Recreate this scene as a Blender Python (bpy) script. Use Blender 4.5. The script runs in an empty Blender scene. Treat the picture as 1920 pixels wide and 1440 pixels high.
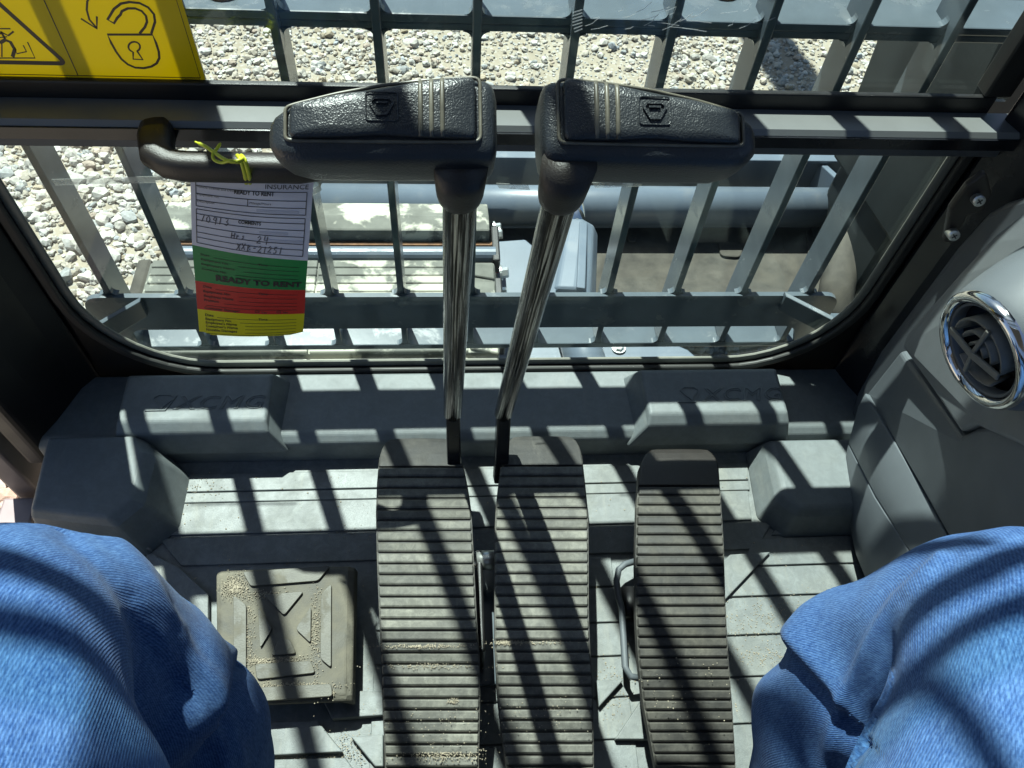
import bpy, bmesh, math, random
import numpy as np
from mathutils import Vector, Matrix, noise

random.seed(7); rng = np.random.default_rng(7)
scn = bpy.context.scene
col = scn.collection
R = math.radians

# ------------------------------------------------------------------ camera
F, CAMH = 1450.0, 1.0                      # focal length in photo pixels, metres above the cab floor
def _n(v): v = np.array(v, float); return v/np.linalg.norm(v)
_down = _n((858-960, -(1715-720), -F))
_x = _n((22900-960, -(274-720), -F)); _x = _n(_x - _down*(_x@_down))
_z = -_down; _y = np.cross(_z, _x)
CM = np.array([_x, _y, _z])
CP = np.array([0, 0, CAMH])
cam_data = bpy.data.cameras.new('camera'); cam = bpy.data.objects.new('camera', cam_data); col.objects.link(cam)
cam_data.sensor_width = 36; cam_data.lens = 36*F/1920; cam_data.clip_start = .01; cam_data.clip_end = 500
m4 = Matrix.Identity(4)
for i in range(3):
    for j in range(3): m4[i][j] = CM[i][j]
m4.translation = CP
cam.matrix_world = m4
scn.camera = cam
def ray(px, py): return CM@np.array([px-960, -(py-720), -F])
def PZ(px, py, z): d = ray(px, py); return Vector(CP+d*((z-CAMH)/d[2]))
def PY(px, py, Y): d = ray(px, py); return Vector(CP+d*(Y/d[1]))
def PX(px, py, X): d = ray(px, py); return Vector(CP+d*(X/d[0]))
def PROJ(P):
    c = (np.asarray(P)-CP)@CM
    return 960+F*c[..., 0]/-c[..., 2], 720-F*c[..., 1]/-c[..., 2]

# ------------------------------------------------------------------ light
SUN = Vector((-.36, 1.0, 1.95)).normalized()     # towards the sun
world = bpy.data.worlds.new('World'); scn.world = world; world.use_nodes = True
wn = world.node_tree; bg = wn.nodes['Background']
sky = wn.nodes.new('ShaderNodeTexSky'); sky.sky_type = 'NISHITA'; sky.sun_disc = False
sky.sun_elevation = math.asin(SUN.z); sky.sun_rotation = math.atan2(SUN.x, SUN.y)
wn.links.new(sky.outputs[0], bg.inputs[0]); bg.inputs[1].default_value = .05
sl = bpy.data.lights.new('sun', 'SUN'); sl.energy = 5.0; sl.angle = R(.65); sl.color = (1, .975, .93)
so = bpy.data.objects.new('sun', sl); col.objects.link(so)
so.rotation_euler = (-SUN).to_track_quat('-Z', 'Y').to_euler(); so.location = (-1, 4, 7)
scn.view_settings.view_transform = 'Standard'; scn.view_settings.look = 'None'
scn.view_settings.exposure = 1.32; scn.view_settings.gamma = 1
scn.render.engine = 'CYCLES'
cy = scn.cycles
cy.use_denoising = True; cy.max_bounces = 10; cy.transparent_max_bounces = 16; cy.glossy_bounces = 5
cy.caustics_reflective = False; cy.caustics_refractive = False; cy.sample_clamp_indirect = 6

# ------------------------------------------------------------------ materials
def newmat(name):
    m = bpy.data.materials.new(name); m.use_nodes = True
    nt = m.node_tree; b = nt.nodes['Principled BSDF']
    return m, nt, b
def nd(nt, t, **k):
    n = nt.nodes.new(t)
    for a, v in k.items():
        if a in n.inputs.keys() and not hasattr(n, a): n.inputs[a].default_value = v
        else: setattr(n, a, v)
    return n
def coords(nt, scale=(1, 1, 1), rot=(0, 0, 0)):
    tc = nt.nodes.new('ShaderNodeTexCoord'); mp = nt.nodes.new('ShaderNodeMapping')
    mp.inputs['Scale'].default_value = scale; mp.inputs['Rotation'].default_value = rot
    nt.links.new(tc.outputs['Object'], mp.inputs[0]); return mp.outputs[0]
def noise_n(nt, vec, scale, detail=4, rough=.55, dist=0):
    n = nt.nodes.new('ShaderNodeTexNoise'); n.inputs['Scale'].default_value = scale
    n.inputs['Detail'].default_value = detail; n.inputs['Roughness'].default_value = rough
    n.inputs['Distortion'].default_value = dist
    nt.links.new(vec, n.inputs['Vector']); return n.outputs['Fac']
def ramp(nt, fac, stops):
    r = nt.nodes.new('ShaderNodeValToRGB'); e = r.color_ramp.elements
    while len(e) < len(stops): e.new(.5)
    for q, (p, c) in zip(e, stops):
        q.position = p; q.color = (*c, 1) if not isinstance(c, (int, float)) else (c, c, c, 1)
    nt.links.new(fac, r.inputs[0]); return r.outputs[0]
def mixc(nt, fac, a, b, mode='MIX'):
    n = nt.nodes.new('ShaderNodeMix'); n.data_type = 'RGBA'; n.blend_type = mode
    for sock, v in ((n.inputs[0], fac), (n.inputs[6], a), (n.inputs[7], b)):
        if isinstance(v, bpy.types.NodeSocket): nt.links.new(v, sock)
        elif isinstance(v, (int, float)): sock.default_value = v
        else: sock.default_value = (*v, 1)
    return n.outputs[2]
def bump(nt, b, h, strength, dist):
    n = nt.nodes.new('ShaderNodeBump'); n.inputs['Strength'].default_value = strength
    n.inputs['Distance'].default_value = dist
    nt.links.new(h, n.inputs['Height']); nt.links.new(n.outputs[0], b.inputs['Normal']); return n

def plain(name, c, rough=.5, metal=0, var=.15, vscale=30, bmp=0, bscale=400, dust=0, dustc=(.34, .29, .21), dscale=14, dlo=.5, dhi=.72, spec=None, grime=0, each=0):
    """solid material: colour variation, optional dust patches, fine bump"""
    m, nt, b = newmat(name); v = coords(nt)
    n1 = noise_n(nt, v, vscale, 5)
    lo = tuple(x*(1-var) for x in c); hi = tuple(min(1, x*(1+var)) for x in c)
    cc = ramp(nt, n1, [(.3, lo), (.7, hi)])
    rg = None
    if dust:
        d1 = noise_n(nt, v, dscale, 8, .65, .3)
        f = ramp(nt, d1, [(dlo, 0.), (dhi, dust)])
        cc = mixc(nt, f, cc, dustc)
        rg = ramp(nt, d1, [(dlo, rough), (dhi, min(1, rough+.4))])
    if grime:
        g1 = noise_n(nt, v, 75, 6, .75, .6); g2 = noise_n(nt, coords(nt, (1, .15, 1), (0, 0, R(20))), 60, 5, .7)
        cc = mixc(nt, ramp(nt, g1, [(.42, grime), (.62, 0.)]), cc, tuple(x*.55 for x in c))
        cc = mixc(nt, ramp(nt, g2, [(.55, 0.), (.75, grime*.8)]), cc, dustc)
    if each:                                  # every piece a little lighter or darker than its neighbour
        oi = nt.nodes.new('ShaderNodeObjectInfo')
        cc = mixc(nt, 1.0, cc, ramp(nt, oi.outputs['Random'], [(0, (1-each,)*3), (1, (1+each,)*3)]), 'MULTIPLY')
    nt.links.new(cc, b.inputs['Base Color'])
    if rg is not None: nt.links.new(rg, b.inputs['Roughness'])
    else: nt.links.new(ramp(nt, noise_n(nt, v, vscale*.7, 6), [(.25, max(0, rough-.08)), (.75, min(1, rough+.1))]), b.inputs['Roughness'])
    b.inputs['Metallic'].default_value = metal
    if spec is not None: b.inputs['Specular IOR Level'].default_value = spec
    if bmp: bump(nt, b, noise_n(nt, v, bscale, 3), bmp, .001)
    return m

MATS = {}
MATS['mat'] = plain('floor_rubber', (.165, .18, .18), .45, bmp=.35, bscale=900, grime=.5, each=.05, dust=.6, dustc=(.27, .26, .215), dscale=9, dlo=.45, dhi=.78)
MATS['sill'] = plain('grey_moulded_plastic', (.16, .18, .185), .48, bmp=.4, bscale=1400, var=.08, grime=.3, dust=.2, dustc=(.27, .26, .22), dscale=13, dlo=.5, dhi=.8)
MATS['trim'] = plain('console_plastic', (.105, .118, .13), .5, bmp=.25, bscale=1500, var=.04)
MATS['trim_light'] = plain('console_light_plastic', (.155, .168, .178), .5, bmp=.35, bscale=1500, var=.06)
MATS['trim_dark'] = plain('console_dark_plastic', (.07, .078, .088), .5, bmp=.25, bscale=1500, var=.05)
MATS['black'] = plain('black_trim', (.006, .006, .0065), .45, var=.2, bmp=.2, bscale=900)
MATS['blackgloss'] = plain('black_paint', (.01, .011, .014), .22, var=.2)
MATS['lip'] = plain('black_seal_lip', (.03, .03, .028), .5)
MATS['seal'] = plain('rubber_seal', (.20, .20, .17), .6, bmp=.3, bscale=600)
MATS['greypaint'] = plain('light_grey_paint', (.145, .15, .148), .33, var=.1, vscale=12)
MATS['guard'] = plain('guard_paint', (.085, .105, .122), .2, var=.1, vscale=25, bmp=.06, bscale=60, dust=.3, dustc=(.2, .19, .17), dscale=20, dlo=.55, dhi=.85)
MATS['steel_blue'] = plain('machine_paint', (.105, .132, .165), .38, var=.08, vscale=9, bmp=.08, bscale=90, dust=.3, dustc=(.24, .22, .18), dscale=9, dlo=.55, dhi=.8)
MATS['mud_shade'] = plain('muddy_steel_and_shade', (.05, .045, .036), .85, var=.5, vscale=16, bmp=.5, bscale=120, dust=.7, dustc=(.085, .076, .058), dscale=7)  # brown mud, darkened to carry the shade over the push frame deck
MATS['rust'] = plain('rusty_steel', (.17, .075, .025), .65, var=.5, vscale=60, bmp=.4, bscale=300)
MATS['zinc'] = plain('zinc_bolt', (.62, .64, .62), .3, metal=.8, var=.1)
MATS['redmark'] = plain('red_paint_mark', (.5, .03, .03), .5)
MATS['rubber'] = plain('pedal_rubber', (.085, .083, .076), .6, var=.25, vscale=40, bmp=.3, bscale=500, grime=.5, each=.22, dust=.85, dustc=(.27, .262, .22), dscale=26, dlo=.28, dhi=.75)
MATS['rubber_dark'] = plain('pedal_rubber_dark', (.035, .033, .03), .6, var=.3, vscale=40, bmp=.3, bscale=500, grime=.4, each=.2, dust=.7, dustc=(.16, .148, .12), dscale=30, dlo=.4, dhi=.75)
MATS['toe'] = plain('toe_cap_rubber', (.03, .029, .027), .55, var=.3, vscale=30, bmp=.3, bscale=500, grime=.4, dust=.45, dustc=(.13, .12, .10), dscale=20, dlo=.45, dhi=.8)
MATS['restrub'] = plain('foot_rest_rubber', (.075, .07, .056), .65, var=.3, vscale=30, bmp=.4, bscale=500, dust=.8, dustc=(.20, .18, .135), dscale=16, dlo=.38, dhi=.66)
MATS['restpad'] = plain('foot_rest_pad', (.085, .08, .063), .55, var=.25, vscale=40, bmp=.3, bscale=500, dust=.5, dustc=(.19, .165, .115), dscale=25)
MATS['chrome'] = plain('chrome', (.72, .72, .72), .07, metal=1, var=.05)
MATS['dirt'] = plain('dry_dirt', (.29, .25, .185), .95, var=.4, vscale=300)
MATS['yellowtie'] = plain('yellow_tie', (.52, .56, .03), .4, var=.1)
MATS['boot'] = plain('boot_leather', (.10, .06, .035), .6, var=.3, bmp=.4)
MATS['seat'] = plain('seat_vinyl', (.03, .03, .033), .6, bmp=.3)
MATS['handle'] = plain('handle_plastic', (.019, .015, .012), .45, var=.15, bmp=.35, bscale=700)  # slight brown tint stands in for light reflected off the yellow decal

def grip_mat():
    m, nt, b = newmat('grip_leatherette'); v = coords(nt)
    b.inputs['Base Color'].default_value = (.020, .023, .026, 1); b.inputs['Roughness'].default_value = .38
    vo = nt.nodes.new('ShaderNodeTexVoronoi'); vo.inputs['Scale'].default_value = 1000; vo.feature = 'SMOOTH_F1'
    w = noise_n(nt, v, 200, 3)
    mv = nt.nodes.new('ShaderNodeVectorMath'); mv.operation = 'ADD'
    sc_ = nt.nodes.new('ShaderNodeVectorMath'); sc_.operation = 'SCALE'; sc_.inputs['Scale'].default_value = .004
    nn = nt.nodes.new('ShaderNodeTexNoise'); nn.inputs['Scale'].default_value = 160; nt.links.new(v, nn.inputs['Vector'])
    nt.links.new(nn.outputs['Color'], sc_.inputs[0]); nt.links.new(v, mv.inputs[0]); nt.links.new(sc_.outputs[0], mv.inputs[1])
    nt.links.new(mv.outputs[0], vo.inputs['Vector'])
    bump(nt, b, vo.outputs['Distance'], .45, .0007)
    return m
MATS['grip'] = grip_mat()
MATS['gripline'] = plain('grip_groove_edge', (.11, .10, .075), .38, var=.4, vscale=60)

def rod_mat():
    m, nt, b = newmat('rod_film_reflections'); v = coords(nt, (1, 1, .012))
    n1 = noise_n(nt, v, 620, 4, .65)
    nt.links.new(ramp(nt, n1, [(.46, (.01, .01, .011)), (.52, (.10, .098, .095)), (.60, (.6, .59, .56))]), b.inputs['Base Color'])  # streaky reflections of the film-wrapped rod, painted into its base colour
    b.inputs['Metallic'].default_value = .85
    nt.links.new(ramp(nt, n1, [(.4, .1), (.6, .2)]), b.inputs['Roughness'])
    bump(nt, b, n1, .35, .0015)
    return m
MATS['rod'] = rod_mat()

def glass_mat(name, dust=.013, tint=(.91, .985, .965)):
    m, nt, b = newmat(name); nt.nodes.remove(b)
    out = nt.nodes['Material Output']
    tr = nt.nodes.new('ShaderNodeBsdfTransparent'); tr.inputs[0].default_value = (*tint, 1)
    gl = nt.nodes.new('ShaderNodeBsdfGlossy'); gl.inputs['Roughness'].default_value = .01
    lw = nt.nodes.new('ShaderNodeLayerWeight'); lw.inputs['Blend'].default_value = .5      # Schlick reflectance, same from both sides
    pw_ = nt.nodes.new('ShaderNodeMath'); pw_.operation = 'POWER'; pw_.inputs[1].default_value = 5
    nt.links.new(lw.outputs['Facing'], pw_.inputs[0])
    fr = nt.nodes.new('ShaderNodeMath'); fr.operation = 'MULTIPLY_ADD'; fr.inputs[1].default_value = .96; fr.inputs[2].default_value = .035
    nt.links.new(pw_.outputs[0], fr.inputs[0])
    mx = nt.nodes.new('ShaderNodeMixShader')
    nt.links.new(fr.outputs[0], mx.inputs[0]); nt.links.new(tr.outputs[0], mx.inputs[1]); nt.links.new(gl.outputs[0], mx.inputs[2])
    df = nt.nodes.new('ShaderNodeBsdfDiffuse'); df.inputs[0].default_value = (.6, .6, .57, 1)
    v = coords(nt)
    n1 = noise_n(nt, v, 6, 6, .7); n2 = noise_n(nt, v, 260, 2, .5)
    f1 = ramp(nt, n1, [(.35, dust*.35), (.75, dust)]); f2 = ramp(nt, n2, [(.70, 0.), (.76, .07)])
    ad = nt.nodes.new('ShaderNodeMath'); ad.operation = 'ADD'
    nt.links.new(f1, ad.inputs[0]); nt.links.new(f2, ad.inputs[1])
    m2 = nt.nodes.new('ShaderNodeMixShader'); nt.links.new(ad.outputs[0], m2.inputs[0])
    nt.links.new(mx.outputs[0], m2.inputs[1]); nt.links.new(df.outputs[0], m2.inputs[2])
    nt.links.new(m2.outputs[0], out.inputs[0])
    return m
MATS['glass'] = glass_mat('window_glass')
def film_mat(name, c, alpha):
    m, nt, b = newmat(name)
    b.inputs['Base Color'].default_value = (*c, 1); b.inputs['Roughness'].default_value = .4
    v = coords(nt); nt.links.new(ramp(nt, noise_n(nt, v, 90, 4), [(.3, alpha*.5), (.7, alpha)]), b.inputs['Alpha'])
    return m
MATS['tape'] = film_mat('clear_tape', (.7, .72, .66), .45)
MATS['smear'] = film_mat('scuff', (.7, .72, .72), .5)

def denim_mat():
    m, nt, b = newmat('blue_denim')
    tc = nt.nodes.new('ShaderNodeTexCoord')
    v = coords(nt)
    at = nt.nodes.new('ShaderNodeAttribute'); at.attribute_name = 'cloth'      # u across the leg, v along it, metres
    mp = nt.nodes.new('ShaderNodeMapping'); mp.inputs['Rotation'].default_value = (0, 0, R(24))
    nt.links.new(at.outputs['Vector'], mp.inputs[0])
    mp2 = nt.nodes.new('ShaderNodeMapping'); mp2.inputs['Scale'].default_value = (1, .12, 1); mp2.inputs['Rotation'].default_value = (0, 0, R(24))
    nt.links.new(at.outputs['Vector'], mp2.inputs[0])
    wv = nt.nodes.new('ShaderNodeTexWave'); wv.inputs['Scale'].default_value = 165; wv.inputs['Distortion'].default_value = 1.5
    wv.inputs['Detail'].default_value = 3; wv.inputs['Detail Scale'].default_value = 3
    nt.links.new(mp.outputs[0], wv.inputs['Vector'])
    n_th = noise_n(nt, mp2.outputs[0], 900, 3, .7)
    n_big = noise_n(nt, v, 16, 6, .65)
    n_slub = noise_n(nt, v, 330, 4, .75)
    thread = mixc(nt, wv.outputs['Fac'], (.018, .054, .165), (.056, .132, .32))
    slub = mixc(nt, ramp(nt, n_slub, [(.40, 0.), (.75, .55)]), thread, (.15, .28, .52))
    wear = mixc(nt, ramp(nt, n_big, [(.45, 0.), (.72, .5)]), slub, (.12, .235, .45))
    dark = mixc(nt, ramp(nt, n_th, [(.35, .65), (.6, 0.)]), wear, (.012, .04, .14))
    nt.links.new(dark, b.inputs['Base Color'])
    b.inputs['Roughness'].default_value = .95; b.inputs['Specular IOR Level'].default_value = .15
    b.inputs['Sheen Weight'].default_value = .05
    h = mixc(nt, .5, wv.outputs['Fac'], n_slub)
    bump(nt, b, h, .4, .001)
    return m
MATS['denim'] = denim_mat()

def stone_mat():
    m, nt, b = newmat('gravel_stone')
    at = nt.nodes.new('ShaderNodeAttribute'); at.attribute_name = 'tone'
    v = coords(nt)
    c = mixc(nt, 1.0, at.outputs['Color'], ramp(nt, noise_n(nt, v, 110, 5, .7), [(.3, (.78, .76, .72)), (.7, (1.12, 1.12, 1.12))]), 'MULTIPLY')
    nt.links.new(c, b.inputs['Base Color']); b.inputs['Roughness'].default_value = .9
    b.inputs['Specular IOR Level'].default_value = .2
    bump(nt, b, noise_n(nt, v, 260, 4), .4, .002)
    return m
MATS['stone'] = stone_mat()
def ground_mat():
    m, nt, b = newmat('dirt_ground'); v = coords(nt)
    vo = nt.nodes.new('ShaderNodeTexVoronoi'); vo.inputs['Scale'].default_value = 55; nt.links.new(v, vo.inputs['Vector'])
    vo2 = nt.nodes.new('ShaderNodeTexVoronoi'); vo2.inputs['Scale'].default_value = 130; nt.links.new(v, vo2.inputs['Vector'])
    dirt = ramp(nt, noise_n(nt, v, 9, 8, .7), [(.3, (.21, .18, .135)), (.7, (.31, .27, .205))])
    stones = ramp(nt, vo.outputs['Color'], [(0, (.26, .245, .215)), (1, (.38, .36, .32))])
    f = ramp(nt, vo.outputs['Distance'], [(.25, .75), (.45, 0.)])
    c = mixc(nt, f, dirt, stones)
    c = mixc(nt, ramp(nt, vo2.outputs['Distance'], [(.15, .5), (.35, 0.)]), c, (.33, .305, .26))
    nt.links.new(c, b.inputs['Base Color']); b.inputs['Roughness'].default_value = .95
    bump(nt, b, vo.outputs['Distance'], -.6, .01)
    return m
MATS['ground'] = ground_mat()
def flat(name, c, rough=.6):
    m, nt, b = newmat(name); b.inputs['Base Color'].default_value = (*c, 1); b.inputs['Roughness'].default_value = rough; return m
def sheet(name, c, tr, rough=.5):
    m, nt, b = newmat(name); b.inputs['Base Color'].default_value = (*c, 1); b.inputs['Roughness'].default_value = rough
    t = nt.nodes.new('ShaderNodeBsdfTranslucent'); t.inputs[0].default_value = (*c, 1)
    mx = nt.nodes.new('ShaderNodeMixShader'); mx.inputs[0].default_value = tr
    nt.links.new(b.outputs[0], mx.inputs[1]); nt.links.new(t.outputs[0], mx.inputs[2]); nt.links.new(mx.outputs[0], nt.nodes['Material Output'].inputs[0]); return m
MATS['ink'] = flat('black_ink', (.012, .012, .012))
MATS['pen'] = flat('pen_ink', (.07, .07, .09))
MATS['ghost'] = flat('show_through_ink', (.48, .48, .55))
MATS['decal_yellow'] = sheet('decal_yellow', (.74, .60, .004), .55, .35)
MATS['brownink'] = flat('decal_ink', (.02, .012, .008), .4)
MATS['paper'] = sheet('white_paper', (.64, .64, .72), .22); MATS['pgreen'] = sheet('green_paper', (.0, .25, .06), .22)
MATS['pred'] = sheet('red_paper', (.6, .02, .015), .22); MATS['pyellow'] = sheet('yellow_paper', (.72, .66, .0), .22)

# ------------------------------------------------------------------ mesh helpers
class MB:
    def __init__(s): s.v = []; s.f = []
    def add(s, vs, fs):
        o = len(s.v); s.v += [Vector(p) for p in vs]; s.f += [tuple(i+o for i in f) for f in fs]; return s
    def box(s, a, b):
        (x0, y0, z0), (x1, y1, z1) = a, b
        return s.add([(x0,y0,z0),(x1,y0,z0),(x1,y1,z0),(x0,y1,z0),(x0,y0,z1),(x1,y0,z1),(x1,y1,z1),(x0,y1,z1)],
                     [(3,2,1,0),(4,5,6,7),(0,1,5,4),(1,2,6,5),(2,3,7,6),(3,0,4,7)])
    def prism(s, poly, off):
        """closed polygon of 3-D points extruded by vector off"""
        n = len(poly); off = Vector(off); p = [Vector(q) for q in poly]
        nrm = Vector((0, 0, 0))
        for i in range(n): nrm += p[i].cross(p[(i+1) % n])
        if nrm.dot(off) < 0: p.reverse()
        fs = [tuple(reversed(range(n))), tuple(range(n, 2*n))]
        fs += [(i, (i+1) % n, (i+1) % n+n, i+n) for i in range(n)]
        return s.add(p+[q+off for q in p], fs)
    def loft(s, rings, cap=True, closed=True):
        n = len(rings[0]); vs = [q for r in rings for q in r]; fs = []
        for k in range(len(rings)-1):
            for i in range(n if closed else n-1):
                j = (i+1) % n
                fs.append((k*n+i, k*n+j, (k+1)*n+j, (k+1)*n+i))
        if cap and closed:
            fs.append(tuple(reversed(range(n)))); fs.append(tuple((len(rings)-1)*n+i for i in range(n)))
        return s.add(vs, fs)
    def tube(s, path, r, n=12, cap=True):
        path = [Vector(p) for p in path]; rr = r if isinstance(r, (list, tuple)) else [r]*len(path)
        rings = []; ref = None
        for i, p in enumerate(path):
            t = (path[min(i+1, len(path)-1)]-path[max(i-1, 0)]).normalized()
            if ref is None: ref = t.orthogonal().normalized()
            ref = (ref-t*ref.dot(t)).normalized(); b = t.cross(ref)
            rings.append([p+(ref*math.cos(a)+b*math.sin(a))*rr[i] for a in (2*math.pi*k/n for k in range(n))])
        return s.loft(rings, cap)
    def ribbon(s, pts, w, nrm, h):
        """flat strip of width w along a polyline, thickness h along nrm"""
        pts = [Vector(p) for p in pts]; nrm = Vector(nrm).normalized(); rings = []
        for i, p in enumerate(pts):
            a = pts[max(i-1, 0)]; b = pts[min(i+1, len(pts)-1)]
            if (pts[0]-pts[-1]).length < 1e-6 and i in (0, len(pts)-1): a = pts[-2]; b = pts[1]
            t = (b-a).normalized(); sd = nrm.cross(t).normalized()*w/2
            rings.append([p-sd, p+sd, p+sd+nrm*h, p-sd+nrm*h])
        return s.loft(rings)
    def mesh(s, name):
        me = bpy.data.meshes.new(name); me.from_pydata([tuple(v) for v in s.v], [], s.f); me.update(); return me
def link(name, me, mat, parent=None, smooth=False, bevel=0, seg=2):
    if isinstance(me, MB): me = me.mesh(name)
    if mat is not None and not me.materials: me.materials.append(MATS[mat] if isinstance(mat, str) else mat)
    if smooth:
        me.polygons.foreach_set('use_smooth', [True]*len(me.polygons))
    o = bpy.data.objects.new(name, me); col.objects.link(o); o.parent = parent
    if bevel:
        b = o.modifiers.new('bevel', 'BEVEL'); b.width = bevel; b.segments = seg; b.limit_method = 'ANGLE'; b.angle_limit = R(30)
        b.harden_normals = False
    return o
def recalc(me):
    bm = bmesh.new(); bm.from_mesh(me); bmesh.ops.recalc_face_normals(bm, faces=bm.faces); bm.to_mesh(me); bm.free(); return me
def thing(name, label, cat, loc=(0, 0, 0), group=None):
    o = bpy.data.objects.new(name, None); col.objects.link(o); o.location = loc; o.empty_display_size = .05
    return tag(o, label, cat, group)
def tag(o, label, cat, group=None):
    o['label'] = label; o['category'] = cat
    if group: o['group'] = group
    return o
def structure(o): o['kind'] = 'structure'; return o
def keep(o, root):                       # parts are written in world coordinates: undo the root's location
    o.matrix_parent_inverse = Matrix.Translation(root.location).inverted(); return o
def part(name, mb, mat, root, **k):
    o = link(name, mb, mat, None, **k); o.parent = root
    r = root
    while r.parent: r = r.parent
    if root.parent is None: o.matrix_parent_inverse = Matrix.Translation(root.location).inverted()
    return o
def lerp(a, b, t): return a+(b-a)*t
def rounded(poly, r, seg=5):
    """round the corners of a list of 3-D points"""
    out = []; n = len(poly); poly = [Vector(p) for p in poly]
    for i in range(n):
        p = poly[i]; a = poly[i-1]-p; b = poly[(i+1) % n]-p
        rr = r[i] if isinstance(r, (list, tuple)) else r
        rr = min(rr, a.length*.45, b.length*.45); a = p+a.normalized()*rr; b = p+b.normalized()*rr
        for k in range(seg+1):
            t = k/seg; out.append(a*(1-t)**2+p*2*t*(1-t)+b*t*t)
    return out
def text_mesh(s, size=1, extrude=0, shear=0, align='LEFT', bold=0, space=1, outline=0):
    cu = bpy.data.curves.new('txt', 'FONT'); cu.body = s; cu.size = size; cu.extrude = extrude; cu.shear = shear
    cu.align_x = align; cu.offset = bold; cu.space_character = space; cu.resolution_u = 3
    if outline: cu.fill_mode = 'NONE'; cu.bevel_depth = outline; cu.bevel_resolution = 1
    o = bpy.data.objects.new('txt', cu); col.objects.link(o)
    bpy.context.view_layer.update()
    me = bpy.data.meshes.new_from_object(o.evaluated_get(bpy.context.evaluated_depsgraph_get()))
    bpy.data.objects.remove(o); return me

# ================================================================== GROUND
GZ = -1.0
gm = MB(); gm.add([(-60,-60,GZ),(60,-60,GZ),(60,60,GZ),(-60,60,GZ)], [(0,1,2,3)])
ground = structure(link('ground', gm, 'ground'))
ground['label'] = 'tan dirt ground under pale gravel'

def gravel():
    bases = []
    for sub in (1, 2):
        bs = []
        for k in range(14):
            bm = bmesh.new(); bmesh.ops.create_icosphere(bm, subdivisions=sub, radius=1)
            off = Vector((k*7.3, k*3.1, sub))
            for v in bm.verts:
                d = noise.noise(v.co*1.1+off)*.45+noise.noise(v.co*2.6+off)*.22
                v.co *= 1+d
            vs = np.array([v.co[:] for v in bm.verts]); fs = np.array([[q.index for q in f.verts] for f in bm.faces]); bm.free()
            bs.append((vs, fs))
        bases.append(bs)
    V, Fc, C = [], [], []; off = 0
    pal = np.array([(.42,.40,.36),(.38,.365,.335),(.46,.45,.42),(.35,.32,.27),(.36,.30,.25),(.30,.31,.31),(.40,.36,.30),(.48,.47,.45),(.33,.28,.21),(.28,.30,.32)])
    pw = np.array([.22,.18,.14,.10,.06,.06,.09,.08,.04,.03])
    n = 80000
    X = rng.uniform(-3.0, 3.8, n); Y = rng.uniform(.3, 4.3, n)
    px, py = PROJ(np.stack([X, Y, np.full(n, GZ)], 1))
    ok = (px > -260) & (px < 2150) & (py > -260) & (py < 1050) | (px < 150) & (px > -900) & (py > 500) & (py < 1500)
    ok &= ~((px > 420) & (px < 1480) & (py > 330) & (py < 560)) & ~((px > 330) & (px < 1900) & (py > 560+160))
    X, Y, px, py = X[ok], Y[ok], px[ok], py[ok]
    for i in range(len(X)):
        p = Vector((X[i]*.9, Y[i]*.9, 3))
        den = noise.noise(p)+.5*noise.noise(p*2.3)
        patch = math.exp(-((X[i]-.55)/.42)**2-((Y[i]-2.95)/.4)**2)+.8*math.exp(-((X[i]-1.5)/.3)**2-((Y[i]-2.75)/.2)**2)
        r = min(.024, .0080*math.exp(rng.normal(0, .42)))
        if X[i] < -.5 and Y[i] < 2.7: r *= 1.28
        bare = patch*.9+max(0, den-.25)*.8
        if rng.random() < bare and r > .006: r *= rng.uniform(.35, .6)
        big = r > .0105 and Y[i] < 3.2
        vs, fs = bases[1 if big else 0][rng.integers(14)]
        s = np.array([rng.uniform(.8, 1.35), rng.uniform(.75, 1.2), rng.uniform(.55, .9)])*r
        a = rng.uniform(0, 6.283, 3); ca, sa = np.cos(a), np.sin(a)
        Rz = np.array([[ca[0],-sa[0],0],[sa[0],ca[0],0],[0,0,1]]); tl = (a[1]-3.14)*.18
        Rx = np.array([[1,0,0],[0,math.cos(tl),-math.sin(tl)],[0,math.sin(tl),math.cos(tl)]])
        w = (vs*s)@Rx.T@Rz.T+np.array([X[i], Y[i], GZ+r*rng.uniform(.05, .6)])
        V.append(w); Fc.append(fs+off); off += len(w)
        c = pal[rng.choice(10, p=pw)]*rng.uniform(.8, 1.18)
        if Y[i] < 1.4: c = c*np.array([1.08, .93, .86])
        c = c*1.02
        C.append(np.tile(np.append(c, 1), (len(w), 1)))
    V = np.concatenate(V); Fc = np.concatenate(Fc); C = np.concatenate(C)
    me = bpy.data.meshes.new('gravel'); me.vertices.add(len(V)); me.vertices.foreach_set('co', V.ravel())
    me.loops.add(Fc.size); me.loops.foreach_set('vertex_index', Fc.ravel().astype(np.int32))
    me.polygons.add(len(Fc)); me.polygons.foreach_set('loop_start', np.arange(0, Fc.size, 3, dtype=np.int32))
    me.polygons.foreach_set('loop_total', np.full(len(Fc), 3, np.int32)); me.update(); me.validate()
    at = me.attributes.new('tone', 'FLOAT_COLOR', 'POINT'); at.data.foreach_set('color', C.astype(np.float32).ravel())
    o = link('gravel', me, 'stone'); o['kind'] = 'stuff'; o['label'] = 'pale crushed gravel covering the yard'; o['category'] = 'gravel'
    me.polygons.foreach_set('use_smooth', (np.arange(len(Fc)) < 0))
    return o
gravel()

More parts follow.
